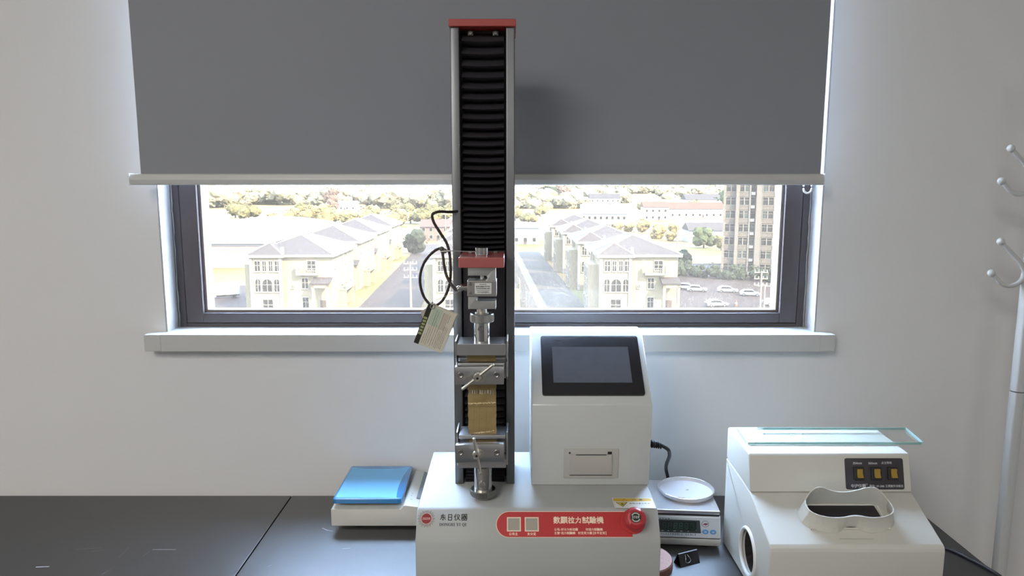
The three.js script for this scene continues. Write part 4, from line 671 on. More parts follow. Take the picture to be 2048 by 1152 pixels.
// ---------------------------------------------------------------- coat stand
{
  const t = thing('coat_stand', 'white coat stand pole with curved double hooks tipped by round knobs', 'coat stand', [0.9925, -DY, -1.38]);
  const Wm = mat(lin(0.52, 0.53, 0.525), 0.4, 0, { clearcoat: 0.2, clearcoatRoughness: 0.2 }), px = 0.9925, pz = -1.38;
  part('lower_pole', cylY(px, -0.735, 0.2685, pz, 0.0130, 0.0130, 40), Wm, t);
  part('joint_ring', cylY(px, 0.2685, 0.2705, pz, 0.0122), M.steelDark, t);
  part('upper_pole', cylY(px, 0.2705, 0.86, pz, 0.0130, 0.0130, 40), Wm, t);
  part('finial', lathe([[0, 0], [0.014, 0], [0.016, 0.006], [0.012, 0.014], [0.018, 0.03], [0.013, 0.044], [0, 0.048]], 36).translate(px, 0.86, pz), Wm, t);
  part('pole_base', lathe([[0, 0], [0.108, 0], [0.112, 0.006], [0.10, 0.014], [0.03, 0.022], [0.018, 0.04], [0, 0.04]], 64).translate(px, -0.75, pz), Wm, t);
  for (const dy of [0, 0.1745]) for (let k = 0; k < 3; k++) {
    const turn = new THREE.Matrix4().makeTranslation(px, 0, pz).multiply(new THREE.Matrix4().makeRotationY(k * Math.PI / 1.5 + (dy ? 0.05 : 0))).multiply(new THREE.Matrix4().makeTranslation(-px, 0, -pz));
    const pts = [[0.9320, 0.5627], [0.9530, 0.5425], [0.9720, 0.5230], [0.9800, 0.5080], [0.9800, 0.4930], [0.9700, 0.4820], [0.9540, 0.4785], [0.9400, 0.4830], [0.9300, 0.4925], [0.9197, 0.5023]].map(([x, y]) => V(x, y + dy, pz));
    const h = part('hook', tube(pts, 0.0044, 70, 12).applyMatrix4(turn), Wm, t);
    part('knob', ball(0.9313, 0.5634 + dy, pz, 0.0072).applyMatrix4(turn), Wm, t, h);
    part('knob', ball(0.9190, 0.5030 + dy, pz, 0.0072).applyMatrix4(turn), Wm, t, h);
  }
}
// ---------------------------------------------------------------- outside, seen from a high floor
const G0 = GROUND;
const omat = (c, r, m = 0, e = {}) => mat(c, r, m, { specularIntensity: 0.05, ...e });   // matt; specular and colours kept low to offset the boosted sky light
function outside(name, label, category, x, z, turn = 0, group, y = G0) { const o = new THREE.Group(); o.name = numbered(name); scene.add(o); o.position.set(x, y, z); o.rotation.y = turn; o.userData = { label, category }; if (group) o.userData.group = group; return o; }
function copyOf(o, label, x, z, turn, y = G0) { const c = o.clone(); c.name = numbered(o.name.replace(/_\d{3}$/, '')); scene.add(c); c.position.set(x, y, z); c.rotation.y = turn; c.userData = { ...o.userData, label }; return c; }
const fieldTex = noiseTex(512, (u, v) => {
  let s = 0; for (const [f, a] of [[3, 0.5], [9, 0.35], [31, 0.25], [90, 0.2]]) s += a * noise.noise(u * f, v * f, f * 0.37);
  const t = Math.max(0, Math.min(1, 0.5 + 0.9 * s)), g = noise.noise(u * 5, v * 5, 7.7) > 0.12 ? 1 : 0;
  return g ? [120 + 50 * t, 128 + 36 * t, 70 + 30 * t] : [150 + 60 * t, 132 + 48 * t, 84 + 40 * t];
}, true);
const asphaltTex = noiseTex(256, (u, v) => { const s = noise.noise(u * 8, v * 8, 1) * 0.5 + noise.noise(u * 40, v * 40, 5) * 0.4; return [104 + 26 * s, 99 + 26 * s, 97 + 26 * s]; }, true);
const O = {
  field: omat(lin(0.0770, 0.0700, 0.0672), 0.95, 0, { map: fieldTex }),
  asphalt: omat(lin(0.0616, 0.0497, 0.0420), 0.9, 0, { map: asphaltTex }),
  kerb: omat(lin(0.0315, 0.0266, 0.0224), 0.9), stucco: omat(lin(0.0490, 0.0416, 0.0266), 0.85), stuccoPale: omat(lin(0.0546, 0.0483, 0.0350), 0.85), trim: omat(lin(0.0588, 0.0539, 0.0420), 0.8),
  roof: omat(lin(0.0105, 0.0087, 0.0078), 0.8), roofDark: omat(lin(0.0056, 0.0052, 0.0057), 0.75), roofRed: omat(lin(0.0189, 0.0101, 0.0070), 0.85), glass: omat(lin(0.0051, 0.0051, 0.0048), 0.25), glassGreen: omat(lin(0.0085, 0.0102, 0.0085), 0.3),
  white: omat(lin(0.0697, 0.0697, 0.0680), 0.7), tower: omat(lin(0.0225, 0.0190, 0.0148), 0.85), towerPale: omat(lin(0.0300, 0.0258, 0.0205), 0.85), door: omat(lin(0.0170, 0.0129, 0.0102), 0.7), railing: omat(lin(0.0385, 0.0329, 0.0252), 0.6),
  carWhite: omat(lin(0.0639, 0.0639, 0.0639), 0.3, 0, { clearcoat: 1 }), carSilver: omat(lin(0.0384, 0.0391, 0.0399), 0.3, 0.3, { clearcoat: 1 }), carGlass: omat(lin(0.0024, 0.0024, 0.0030), 0.15), tyre: omat(lin(0.0017, 0.0017, 0.0017), 0.8), concrete: omat(lin(0.0406, 0.0336, 0.0266), 0.85), cone: omat(lin(0.0510, 0.0153, 0.0068), 0.6),
  bark: omat(lin(0.0119, 0.0085, 0.0060), 0.9),
};
{ // ground, with uv in repeats of 60 m
  const g = new THREE.PlaneGeometry(9000, 9000).rotateX(-Math.PI / 2).translate(0, G0, -4300), uv = g.attributes.uv; for (let k = 0; k < uv.count; k++) uv.setXY(k, uv.getX(k) * 60, uv.getY(k) * 60);
  structure('ground', g, O.field);
}
const RA = 0.042;                                                        // the rows of houses run back a little towards the left
const along = (x, d) => [x - RA * d, -133 - d];
function strip(name, x0, x1, d0, d1, material, y = 0.05, th = 0.1) {      // a strip of paving that follows the rows
  const [ax, az] = along(x0, d0), [bx2, bz] = along(x1, d0), [cx, cz] = along(x1, d1), [dx, dz] = along(x0, d1);
  const s = new THREE.Shape([[ax, -az], [bx2, -bz], [cx, -cz], [dx, -dz]].map((p) => new THREE.Vector2(...p)));
  const g = new THREE.ExtrudeGeometry(s, { depth: th, bevelEnabled: false }).rotateX(-Math.PI / 2).translate(0, G0 + y - th, 0), uv = g.attributes.uv;
  for (let k = 0; k < uv.count; k++) uv.setXY(k, uv.getX(k) / 14, uv.getY(k) / 14);
  return structure(name, g, material);
}
strip('road', -29.5, -17.5, -70, 150, O.asphalt);
strip('yard', -75, -50, -60, 36, O.asphalt);
strip('parking_lot', 33, 85, -70, 66, O.asphalt);
strip('path', 5.2, 7.0, -60, 140, O.kerb, 0.08);
strip('lawn', -1, 14.5, -60, 120, omat(lin(0.0110, 0.0098, 0.0080), 0.95), 0.06);

// a town house: front towards +z with its left front corner at the origin, 14.5 m wide, 19 m deep, eaves at 10.6 m
function townHouse(label) {
  const t = outside('town_house', label, 'house', 0, 0, 0, 'rows of town houses'), E = 10.6;
  mesh('main_body', join([bx(5.2, 14.5, 0, E, -19, 0, 0), bx(0.3, 5.4, 0, E, -19, -1, 0)]), O.stucco, t);
  mesh('corner_tower', bx(0, 5.7, 0, E - 0.1, -6, 1.2, 0), O.stucco, t);
  mesh('side_wing', bx(-1.9, 0.35, 0, 8.9, -9, -1.2, 0), O.stucco, t);
  let caps;
  const hip = (x0, x1, z0, z1, y, h, over) => { // hipped roof with closed soffit
    const X0 = x0 - over, X1 = x1 + over, Z0 = z0 - over, Z1 = z1 + over, w = X1 - X0, d = Z1 - Z0, k = Math.min(w, d) / 2;
    const R0 = w > d ? [X0 + k, (Z0 + Z1) / 2] : [(X0 + X1) / 2, Z0 + k], R1 = w > d ? [X1 - k, (Z0 + Z1) / 2] : [(X0 + X1) / 2, Z1 - k];
    const a = [X0, y, Z1], b = [X1, y, Z1], c = [X1, y, Z0], e = [X0, y, Z0], r = [R0[0], y + h, R0[1]], s = [R1[0], y + h, R1[1]], f = w > d ? [a, b, s, a, s, r, b, c, s, c, e, r, c, r, s, e, a, r] : [a, b, s, b, c, r, b, r, s, c, e, r, e, a, s, e, s, r];
    const g = new THREE.BufferGeometry(); g.setAttribute('position', new THREE.Float32BufferAttribute([...f, a, e, c, a, c, b].flat(), 3)); g.computeVertexNormals();
    caps = join((w > d ? [[a, r], [e, r], [b, s], [c, s], [r, s]] : [[a, s], [b, s], [e, r], [c, r], [r, s]]).map(([p, q]) => rod(V(...p), V(...q), 0.13, 6))); return g;
  };
  const rf = mesh('roof', hip(-0.2, 14.5, -19, 0, E + 0.35, 3.1, 0.7), O.roof, t); mesh('ridge_cap', caps, O.trim, rf);
  const tr = mesh('tower_roof', hip(0, 5.7, -6, 1.2, E + 0.36, 2.0, 0.6), O.roof, t); mesh('ridge_cap', caps, O.trim, tr);
  for (const [x, z] of [[5.6, 0.9], [9.0, -4.0]]) mesh('chimney', bx(x, x + 0.5, E + 0.3, E + 1.7, z - 0.5, z, 0), O.trim, rf);
  mesh('cornice', join([bx(-0.6, 6.3, E - 0.15, E + 0.36, -6.3, 1.85, 0.04), bx(5.5, 15.2, E - 0.15, E + 0.36, -19.7, 0.7, 0.04), bx(-0.9, 5.6, E - 0.15, E + 0.36, -19.7, -6, 0.04)]), O.trim, t);
  mesh('pilaster', bx(5.25, 5.8, 0, E - 0.15, 1.15, 1.4, 0.02), O.trim, t); mesh('pilaster', bx(-0.1, 0.45, 0, E - 0.15, 1.15, 1.4, 0.02), O.trim, t);
  const win = (x, y, w, h, z, arch, side) => {
    const s = new THREE.Shape(); if (arch) { s.moveTo(-w / 2, 0); s.lineTo(w / 2, 0); s.lineTo(w / 2, h - w / 2); s.absarc(0, h - w / 2, w / 2, 0, Math.PI, false); s.closePath(); } else { s.moveTo(-w / 2, 0); s.lineTo(w / 2, 0); s.lineTo(w / 2, h); s.lineTo(-w / 2, h); s.closePath(); }
    const pane = new THREE.ExtrudeGeometry(s, { depth: 0.04, bevelEnabled: false, curveSegments: 8 });
    const fr = join([bx(-w / 2 - 0.12, w / 2 + 0.12, -0.18, 0, 0, 0.22, 0), bx(-w / 2 - 0.12, -w / 2, 0, arch ? h - w / 2 : h, 0, 0.14, 0), bx(w / 2, w / 2 + 0.12, 0, arch ? h - w / 2 : h, 0, 0.14, 0), ...(arch ? [new THREE.TorusGeometry(w / 2 + 0.06, 0.08, 4, 10, Math.PI).translate(0, h - w / 2, 0.06)] : [bx(-w / 2 - 0.12, w / 2 + 0.12, h, h + 0.14, 0, 0.16, 0)]), bx(-0.04, 0.04, 0, h - 0.05, 0.03, 0.1, 0), bx(-w / 2, w / 2, h * 0.55, h * 0.55 + 0.07, 0.03, 0.1, 0)]);
    for (const g of [pane, fr]) { if (side) g.rotateY(side * Math.PI / 2); g.translate(x, y, z); }
    const f = mesh('window', fr, O.trim, t); mesh('pane', pane, O.glass, f);
  };
  for (const [x, w] of [[1.35, 0.95], [2.62, 0.65], [3.78, 0.65], [5.0, 0.95]]) win(x, E - 2.65, w, 1.85, 1.2);
  for (const [x, w] of [[1.3, 0.95], [3.0, 1.8], [4.75, 0.95]]) win(x, E - 6.45, w, 2.3, 1.2, true);
  win(3.0, 0.4, 1.8, 2.3, 1.2);
  win(9.6, E - 6.0, 1.15, 1.9, 0); win(9.6, E - 9.6, 1.15, 1.9, 0); win(7.3, E - 5.9, 0.45, 0.5, 0);
  win(10.9, E - 2.6, 1.5, 1.7, 0);
  mesh('balcony', join([bx(8.3, 12.4, E - 3.4, E - 3.1, 0, 1.2, 0), bx(8.3, 8.7, E - 3.1, E - 1.6, 0.7, 1.2, 0), bx(12.0, 12.4, E - 3.1, E - 1.6, 0.7, 1.2, 0)]), O.trim, t);
  mesh('balcony_railing', join([...Array(9)].map((_, k) => bx(8.9 + k * 0.36, 8.98 + k * 0.36, E - 3.1, E - 2.2, 0.98, 1.06, 0)).concat([bx(8.7, 12.0, E - 2.25, E - 2.15, 0.95, 1.1, 0)])), O.railing, t);
  { const g = new THREE.BufferGeometry(), a = [11.2, E - 3.9, 0], b = [14.7, E - 3.9, 0], c = [14.7, E - 4.7, 2.6], d = [11.2, E - 4.7, 2.6], lo = (p) => [p[0], p[1] - 0.25, p[2]]; g.setAttribute('position', new THREE.Float32BufferAttribute([a, d, c, a, c, b, lo(a), lo(c), lo(d), lo(a), lo(b), lo(c), d, lo(d), lo(c), d, lo(c), c, a, lo(a), lo(d), a, lo(d), d, b, c, lo(c), b, lo(c), lo(b)].flat(), 3)); g.computeVertexNormals(); mesh('porch_roof', g, O.roof, t); }
  mesh('porch', join([bx(11.4, 11.9, 0, E - 4.9, 1.9, 2.4, 0), bx(14.0, 14.5, 0, E - 4.9, 1.9, 2.4, 0), bx(11.4, 14.5, E - 5.6, E - 4.9, 1.9, 2.4, 0)]), O.stucco, t);
  mesh('front_door', bx(12.3, 13.6, 0, 2.4, 0.01, 0.12, 0.02), O.door, t);
  mesh('utility_box', bx(6.5, 12, 0, 0.9, 0.02, 0.5, 0.02), O.stuccoPale, t);
  for (const y of [E - 2.5, E - 6.2]) for (const z of [-3.2, -8.5, -12, -16]) { win(14.5, y, 1.1, 1.9, z, false, 1); if (z < -9) win(0.3, y, 1.1, 1.9, z, false, -1); }
  for (const z of [-2.4, -4.9, -7.4]) for (const y of [E - 4.3, E - 7.6, E - 10.2]) win(-1.9, y, 1.0, 1.9, z, false, -1);
  mesh('side_balcony', join([bx(14.5, 16.0, E - 7.2, E - 6.9, -12.5, -5.5, 0), bx(15.8, 16.0, E - 6.9, E - 5.9, -12.5, -5.5, 0), bx(14.5, 15.9, 0, E - 7.2, -12.4, -12.0, 0), bx(14.5, 15.9, 0, E - 7.2, -6, -5.6, 0)]), O.stucco, t);
  return t;
}
{
  const order = ['nearest', 'second', 'third', 'farthest'], rows = [[-47.9, 'row by the white shed'], [-14.4, 'row behind the tester column'], [16.1, 'row by the tall block']];
  let proto = null;
  for (const [x, where] of rows) for (let k = 0; k < 4; k++) {
    const [px, pz] = along(x, k * 30), label = `${order[k]} cream town house with grey roof in the ${where}`;
    if (!proto) { proto = townHouse(label); proto.position.set(px, G0, pz); proto.rotation.y = 0.0; } else copyOf(proto, label, px, pz, 0);
  }
}
// the tall block: bays of windows between pale piers, floor after floor
{
  const t = outside('apartment_block', 'tall beige apartment block with rows of windows beyond the car park', 'building', 55.6, -190, -0.27), FH = 3.45, NF = 13, H = FH * NF;
  mesh('core', bx(0.4, 34, 0, H + 1.5, -22, -1.2, 0), O.tower, t);
  const bays = [[0.0, 2.6, 2, -0.5], [3.4, 5.9, 2, 0.0], [6.2, 7.6, 1, -0.9], [9.1, 11.9, 2, 0.3], [12.2, 14.0, 1, -0.9], [17.0, 19.8, 2, 0.3], [20.1, 21.6, 1, -0.9], [24.0, 27, 2, 0]];
  for (const [a, b, z] of [[-0.5, 0, -0.3], [2.6, 3.4, 0.5], [5.9, 6.2, 0.3], [7.6, 9.1, 0.4], [11.9, 12.2, 0.5], [14.0, 17.0, 0.6], [19.8, 20.1, 0.5], [21.6, 24, 0.4], [27, 34, 0.4]]) mesh('pier', bx(a, b, 0, H + 1, -1.4, z, 0), O.towerPale, t);
  const fG = (w) => join([bx(-w / 2, w / 2, 0, 0.12, 0, 0.2, 0), bx(-w / 2, w / 2, 2.05, 2.17, 0, 0.2, 0), bx(-w / 2, -w / 2 + 0.1, 0, 2.17, 0, 0.2, 0), bx(w / 2 - 0.1, w / 2, 0, 2.17, 0, 0.2, 0), bx(-w / 2, w / 2, 1.35, 1.43, 0, 0.16, 0)]), pG = (w) => bx(-w / 2 + 0.1, w / 2 - 0.1, 0.1, 2.07, 0.02, 0.06, 0);
  const cache = new Map();
  for (let f = 0; f < NF; f++) for (const [a, b, n, z] of bays) {
    const w = (b - a) / n; if (!cache.has(w)) cache.set(w, [fG(w), pG(w)]); const [fg, pg] = cache.get(w);
    for (let k = 0; k < n; k++) { const m = mesh('window', fg, O.railing, t); m.position.set(a + w * (k + 0.5), f * FH + 0.9, z); mesh('pane', pg, rnd() < 0.25 ? O.glassGreen : O.glass, m); }
    if (n === 1) { mesh('cooling_unit', bx(a + 0.1, b - 0.3, f * FH + 0.15, f * FH + 0.85, z, z + 0.7, 0.05), O.white, t); }
  }
  mesh('floor_band', join([...Array(NF)].map((_, f) => bays.map(([a, b, n, z]) => bx(a, b, f * FH - 0.25, f * FH + 0.9, -1.3, z + 0.12, 0))).flat()), O.tower, t).userData.kind = 'stuff';
  mesh('parapet', bx(-0.5, 34, H + 1, H + 2.2, -22, 0.6, 0), O.towerPale, t);
}
// long white shed behind the van
{
  const t = outside('white_shed', 'long low white shed with a pale gabled roof behind the parked van', 'building', -96, -205);
  mesh('walls', bx(-26, 26, 0, 7, -95, 0, 0), O.white, t);
  { const s = new THREE.Shape(); s.moveTo(-26.8, 6.9); s.quadraticCurveTo(0, 13.6, 26.8, 6.9); s.closePath(); mesh('roof', new THREE.ExtrudeGeometry(s, { depth: 97, bevelEnabled: false, curveSegments: 20 }).translate(0, 0, -96), O.white, t); }
  mesh('wall_band', bx(-26, 26.05, 4.6, 6.2, 0.02, 0.12, 0), omat(lin(0.0567, 0.0397, 0.0321), 0.8), t);
  mesh('roller_door', bx(-8, -2, 0, 4.2, 0.02, 0.12, 0), O.concrete, t);
}
function gableHouse(name, label, x, z, w, d, h, rise, roofM, wallM, nx, floors, turn = 0) {
  const t = outside(name, label, 'building', x, z, turn);
  mesh('walls', bx(-w / 2, w / 2, 0, h, -d, 0, 0), wallM, t);
  const s = new THREE.Shape(); s.moveTo(0.6, h - 0.1); s.lineTo(-d / 2, h + rise); s.lineTo(-d - 0.6, h - 0.1); s.closePath();
  mesh('roof', new THREE.ExtrudeGeometry(s, { depth: w + 1, bevelEnabled: false }).rotateY(-Math.PI / 2).translate(w / 2 + 0.5, 0, 0), roofM, t);
  const fg = bx(-0.75, 0.75, -0.1, 1.6, 0, 0.12, 0), pg = bx(-0.6, 0.6, 0.05, 1.45, 0.1, 0.16, 0);
  for (let f = 0; f < floors; f++) for (let k = 0; k < nx; k++) { const m = mesh('window', fg, O.trim, t); m.position.set(-w / 2 + w * (k + 0.5) / nx, 1.0 + f * h / floors, 0); mesh('pane', pg, O.glass, m); }
  mesh('door', bx(-0.6 + w * 0.12, 0.6 + w * 0.12, 0, 2.1, 0.02, 0.14, 0), O.door, t);
  return t;
}
gableHouse('village_house', 'large white two-storey house with pale roof beyond the far row of roofs', 48, -380, 24, 16, 8, 4.6, O.white, O.white, 8, 2, -0.1);
gableHouse('village_house', 'white house with a dull red roof behind the large white house', 93, -470, 16, 12, 8.5, 3.2, O.roofRed, O.white, 4, 2);
gableHouse('village_house', 'long low white building with a long red-brown roof near the tall block', 128, -505, 38, 13, 6, 4.2, O.roofRed, O.white, 8, 1);
gableHouse('village_house', 'small white house with a grey roof beside the foot of the tall block', 79, -292, 15, 12, 5, 2.8, O.roof, O.white, 4, 1);
gableHouse('village_house', 'low white workshop at the end of the street between the rows', 3.5, -285, 14, 26, 6.5, 1.4, O.white, O.white, 4, 1);
gableHouse('village_house', 'brown brick house at the end of the street with the pole', -32, -300, 12, 16, 6, 2.6, O.roofRed, omat(lin(0.0321, 0.0227, 0.0180), 0.9), 4, 2);
gableHouse('village_house', 'white farmhouse far off above the shed roof', -150, -640, 26, 14, 6, 2, O.white, O.white, 5, 1);
gableHouse('village_house', 'pale barn far off in the fields', -75, -760, 22, 16, 6, 3, O.roof, O.stuccoPale, 4, 1);
gableHouse('village_house', 'pale hazy house standing highest among the far fields', 92, -720, 30, 18, 9, 4, O.roof, O.white, 6, 2);
gableHouse('village_house', 'grey-roofed hall standing behind the red-roofed houses', 190, -690, 50, 24, 8, 5, O.roof, O.white, 7, 1);

// trees: a trunk and a crown of rough clumps and loose leaves
function crownGeo(r, h, n, s, squash = 1) {
  const out = [];
  for (let k = 0; k < n; k++) {
    const a = rnd() * 6.283, q = Math.sqrt(rnd()) * r * 0.62, y = h * (0.15 + 0.7 * rnd()), cr = r * (0.30 + 0.25 * rnd()), g = new THREE.IcosahedronGeometry(cr, 2), p = g.attributes.position;
    for (let i = 0; i < p.count; i++) { const x = p.getX(i), yy = p.getY(i), z = p.getZ(i), m = 1 + 0.38 * noise.noise(x / cr * 2.3 + k * 7.1, yy / cr * 2.3 + s, z / cr * 2.3); p.setXYZ(i, x * m, yy * m * squash, z * m); }
    g.computeVertexNormals(); out.push(g.translate(q * Math.cos(a), y, q * Math.sin(a)));
  }
  for (let k = 0; k < n * 26; k++) { const a = rnd() * 6.283, e = (rnd() - 0.35) * 2.4, rr = r * (0.72 + 0.38 * rnd()), g = new THREE.PlaneGeometry(r * 0.10, r * 0.07).rotateX(rnd() * 3).rotateY(rnd() * 6); out.push(g.translate(rr * Math.cos(a) * Math.cos(e), h * 0.5 + h * 0.5 * Math.sin(e) , rr * Math.sin(a) * Math.cos(e))); }
  return join(out);
}
function tree(name, label, x, z, r, h, trunk, color, n = 9, group) {
  const t = outside(name, label, 'tree', x, z, 0, group);
  const c = mesh('crown', crownGeo(r, h, n, x), omat(color, 0.9, 0, { side: THREE.DoubleSide }), t); c.position.y = trunk;
  mesh('trunk', rod(V(0, 0, 0), V(0, trunk + h * 0.45, 0), r * 0.07, 8, r * 0.04), O.bark, t);
  return t;
}
const green = lin(0.0133, 0.0158, 0.0070), olive = lin(0.0252, 0.0221, 0.0095), gold = lin(0.0410, 0.0315, 0.0126), dark = lin(0.0063, 0.0077, 0.0045), brown = lin(0.0269, 0.0189, 0.0143);
tree('tree', 'tall brownish poplar standing above the far fields behind the shed', -135, -545, 6.5, 17, 4, brown, 14);
tree('tree', 'round dark tree above the far end of the roofs', 34, -720, 12, 15, 5, dark, 9);
tree('tree', 'brown bare-looking tree beside the round dark tree', 52, -740, 8, 20, 4, brown, 10);
tree('tree', 'dark shrubby tree at the end of the street beside the pole', -33, -246, 4.6, 6, 1.2, dark, 9);
tree('tree', 'green tree beside the street end house', -23, -262, 3.4, 5, 1.2, olive, 8);
tree('tree', 'small golden tree in front of the large white house', 63, -352, 4.4, 5.5, 1, gold, 8);
tree('tree', 'dark green tree by the lamp post before the grey-roofed house', 71, -268, 4.2, 6, 1.6, green, 9);
tree('tree', 'yellow-green tree beside the small white grey-roofed house', 74, -256, 2.6, 4, 1.0, olive, 7);
tree('tree', 'hazy broad tree beside the upper floors of the tall block', 190, -620, 17, 16, 5, green, 11);
tree('tree', 'dark tree against the corner of the nearest town house by the car park', 40, -176, 2.6, 4.2, 1, dark, 8);
{ // a belt of shrubs before the tall block and along the car park
  const spots = [[43, -203], [36.5, -207], [49, -207]];
  const proto = tree('shrub', 'dark bushy shrub in the belt before the tall block', spots[0][0], spots[0][1], 2.5, 3.6, 0.4, dark, 8, 'shrubs before the tall block'); proto.userData.category = 'shrub';
  spots.slice(1).forEach(([x, z], k) => { const c = copyOf(proto, 'dark bushy shrub in the belt before the tall block', x, z, k * 1.3); c.scale.set(0.85 + 0.4 * rnd(), 0.8 + 0.5 * rnd(), 0.9 + 0.3 * rnd()); });
}
{ // gold and green trees in the fields behind the shed and the roofs
  for (const [kind, label, col, list] of [
    ['field_tree', 'golden bushy tree in the line behind the shed roof', gold, [[-130, -430], [-117, -422], [-104, -415], [-91, -408], [-78, -400], [-144, -440], [-112, -446], [-64, -404], [-98, -436]]],
    ['field_tree', 'pale green tree in the fields beyond the far roofs', olive, [[-60, -430], [-50, -420], [-66, -470], [-44, -450], [-38, -480], [-30, -440], [-20, -470], [-55, -520], [-80, -560], [-100, -620], [-160, -560], [-190, -500], [-170, -470], [10, -430], [2, -460], [20, -520], [110, -600], [140, -640], [75, -560], [-10, -560], [150, -600], [-230, -600], [-210, -560]]],
    ['hedge_bush', 'low golden bush before the far white house', gold, [[52, -358], [58, -360], [70, -350], [76, -340], [82, -332], [93, -318], [66, -300], [63, -313]]],
  ]) {
    const p = tree(kind, label, list[0][0], list[0][1], 6.2, 7.5, 1.2, col, 9, label + ' group'); if (kind === 'hedge_bush') { p.userData.category = 'bush'; p.scale.setScalar(0.5); }
    list.slice(1).forEach(([x, z], k) => { const c = copyOf(p, label, x, z, k * 2.1), s = (kind === 'hedge_bush' ? 0.5 : 1) * (0.75 + 0.5 * rnd()); c.scale.set(s, s * (0.8 + 0.4 * rnd()), s); });
  }
  // far woods: many small crowns, past counting; distance haze is put into their pale colour
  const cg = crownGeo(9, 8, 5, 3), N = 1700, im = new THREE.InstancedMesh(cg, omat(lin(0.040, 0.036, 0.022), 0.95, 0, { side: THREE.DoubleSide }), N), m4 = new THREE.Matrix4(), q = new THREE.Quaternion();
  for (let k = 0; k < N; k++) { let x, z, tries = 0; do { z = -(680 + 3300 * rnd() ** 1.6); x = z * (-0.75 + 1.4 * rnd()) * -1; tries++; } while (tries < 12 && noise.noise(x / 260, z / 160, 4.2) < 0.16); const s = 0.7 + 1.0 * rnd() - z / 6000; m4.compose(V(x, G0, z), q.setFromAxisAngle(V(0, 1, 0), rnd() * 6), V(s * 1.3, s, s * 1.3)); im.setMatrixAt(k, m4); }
  im.name = 'distant_woods'; im.userData = { kind: 'stuff', label: 'patches of woodland on the far plain with haze put into their pale colour', category: 'woods' }; im.castShadow = im.receiveShadow = true; scene.add(im);
}
{ // dense hedge behind the parked cars
  const t = new THREE.Group(), parts = []; for (let k = 0; k < 26; k++) { const g = crownGeo(1.9 + rnd(), 2.4 + rnd() * 1.6, 3, k * 3.1); parts.push(g.translate(39 + k * 1.55 + rnd(), 0, -(190 - k * 0.75) + rnd() * 4)); }
  const m = new THREE.Mesh(join(parts), omat(dark, 0.95, 0, { side: THREE.DoubleSide })); m.name = 'hedge'; m.position.y = G0 + 0.2; m.castShadow = m.receiveShadow = true; m.userData = { label: 'dark dense hedge growing between the car park and the shrubs', category: 'hedge', kind: 'stuff' }; scene.add(m);
}
// poles
function pole(label, x, z, h, arms) {
  const t = outside('utility_pole', label, 'pole', x, z);
  mesh('shaft', rod(V(0, 0, 0), V(0, h, 0), 0.24, 12, 0.15), O.concrete, t);
  for (const y of arms) { const a = mesh('cross_arm', bx(-1.3, 1.3, h - y - 0.09, h - y + 0.09, -0.26, -0.1, 0.02), O.concrete, t); for (const x2 of [-1.15, -0.45, 0.45, 1.15]) mesh('insulator', cylY(x2, h - y + 0.09, h - y + 0.5, -0.18, 0.09, 0.06, 8, 0.01), O.white, a); }
  return t;
}
pole('pale concrete utility pole with two crossarms at the street side', -19.0, -134.5, 9.4, [0.4, 1.6, 3.0]);
pole('pale concrete utility pole with crossarms in the car park', 46.8, -135, 7.6, [0.3, 1.5, 2.7]);
pole('slim concrete utility pole beside the taller car park pole', 48.6, -138, 4.6, [0.3]);
pole('tall concrete utility pole at the street end beyond the shrubby tree', -26.5, -290, 13, [0.4, 1.6]);
pole('tall thin lamp pole by the small white grey-roofed house', 61.5, -270, 9, [0.3]);
pole('distant pole standing in the green field', -43, -300, 12, [0.5]);

// vehicles
function car(label, x, z, turn) {
  const t = outside('car', label, 'car', x, z, turn, 'cars in the car park');
  const s = rounded([[-2.15, 0.28, 0.1], [2.2, 0.28, 0.1], [2.25, 0.72, 0.15], [1.25, 0.88, 0.2], [0.45, 1.42, 0.3], [-1.15, 1.45, 0.3], [-1.95, 0.95, 0.2], [-2.2, 0.85, 0.12]]);
  mesh('body', slab(s, 1.74, 0.12, 6).translate(0, 0, -0.87), O.carWhite, t);
  const g = rounded([[-1.72, 0.93, 0.05], [1.02, 0.9, 0.05], [0.38, 1.32, 0.1], [-1.1, 1.35, 0.1]]);
  mesh('side_windows', slab(g, 1.78, 0.02, 4).translate(0, 0, -0.89), O.carGlass, t);
  mesh('windscreen', new THREE.BoxGeometry(0.03, 0.82, 1.36).rotateZ(0.97).translate(0.86, 1.14, 0), O.carGlass, t); mesh('rear_window', new THREE.BoxGeometry(0.03, 0.72, 1.36).rotateZ(-1.0).translate(-1.58, 1.2, 0), O.carGlass, t);
  for (const a of [-1.35, 1.35]) for (const b of [-0.78, 0.78]) { const w = mesh('wheel', new THREE.CylinderGeometry(0.32, 0.32, 0.22, 20).rotateX(Math.PI / 2).translate(a, 0.32, b), O.tyre, t); mesh('hub', new THREE.CylinderGeometry(0.18, 0.18, 0.23, 14).rotateX(Math.PI / 2).translate(a, 0.32, b), O.carSilver, w); }
  return t;
}
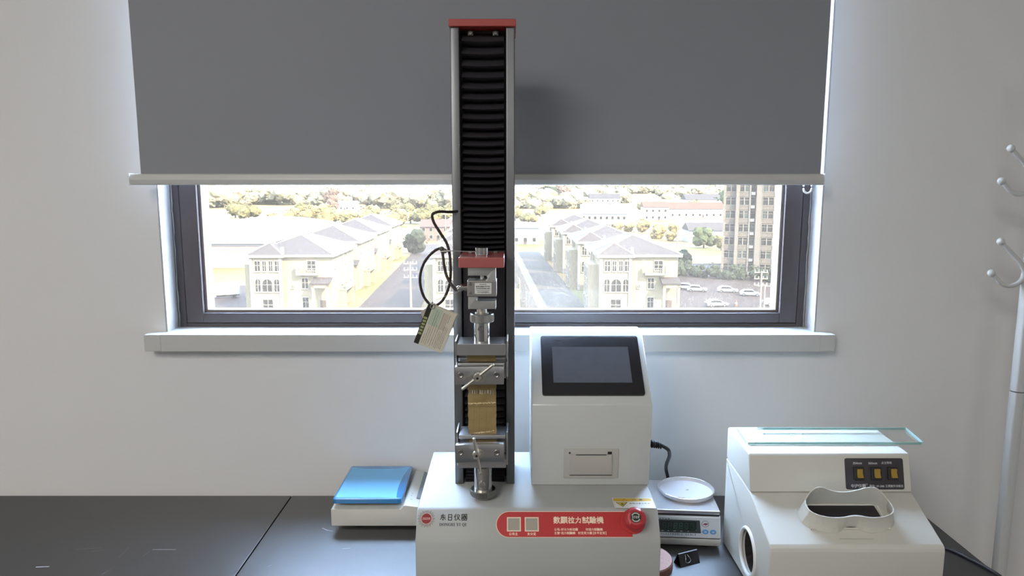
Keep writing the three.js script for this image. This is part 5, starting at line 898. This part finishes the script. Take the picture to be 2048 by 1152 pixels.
{
  const p = car('white car parked nearest in the car park beside the traffic cone', 40.0, -140, 0.1);
  for (const [label, x, z, a] of [['white car nearest the town house in the parked group of three', 37.5, -166.5, -0.25], ['white car in the middle of the parked group of three', 39.6, -163.2, -0.25], ['white car at the near end of the parked group of three', 41.2, -159.8, -0.25], ['white car behind the utility pole with its rear towards the shrubs', 47.6, -158.5, -0.2], ['white car next to the pole in the middle of the car park', 51.0, -153.4, -0.25], ['white car half hidden by the window frame beyond the pole', 51.8, -141.5, 0.1]]) copyOf(p, label, x, z, a);
}
{
  const t = outside('box_van', 'white box van parked before the long white shed', 'van', -60.6, -150.5, 0.42);
  mesh('cargo_box', bx(-1.4, 3.2, 0.75, 3.1, -1.05, 1.05, 0.08), O.white, t);
  const s = rounded([[-3.2, 0.4, 0.1], [-1.45, 0.4, 0], [-1.45, 2.55, 0.2], [-2.3, 2.5, 0.3], [-3.05, 1.4, 0.25], [-3.25, 1.1, 0.1]]);
  mesh('cab', slab(s, 2.0, 0.1, 6).translate(0, 0, -1.0), O.white, t);
  mesh('windscreen', new THREE.BoxGeometry(0.04, 1.05, 1.7).rotateZ(-0.6).translate(-2.73, 1.95, 0), O.carGlass, t);
  mesh('cab_window', slab(rounded([[-2.75, 1.45, 0.05], [-1.75, 1.45, 0.05], [-1.75, 2.15, 0.1], [-2.25, 2.15, 0.1]]), 2.04, 0.02, 4).translate(0, 0, -1.02), O.carGlass, t);
  mesh('chassis', bx(-3.0, 3.1, 0.45, 0.75, -0.9, 0.9, 0.03), O.tyre, t);
  for (const a of [-2.35, 2.0]) for (const b of [-0.9, 0.9]) mesh('wheel', new THREE.CylinderGeometry(0.42, 0.42, 0.26, 20).rotateX(Math.PI / 2).translate(a, 0.42, b), O.tyre, t);
}
{ const t = outside('traffic_cone', 'orange traffic cone beside the nearest parked white car', 'cone', 44.0, -140.5); mesh('cone', lathe([[0.30, 0.04], [0.08, 1.1], [0.05, 1.15], [0, 1.15]], 20), O.cone, t); mesh('foot', bx(-0.4, 0.4, 0, 0.06, -0.4, 0.4, 0.02), O.tyre, t); mesh('band', lathe([[0.235, 0.45], [0.165, 0.75]], 20), O.white, t); }
{ const t = outside('garden_wall', 'low pale wall along the car park behind the shrubs', 'wall', 62, -198); mesh('wall_body', bx(-16, 18, 0, 1.8, -0.15, 0.15, 0.02), O.white, t); mesh('coping', bx(-16.2, 18.2, 1.8, 2.0, -0.25, 0.25, 0.02), O.concrete, t); }
renderer.render(scene, camera);
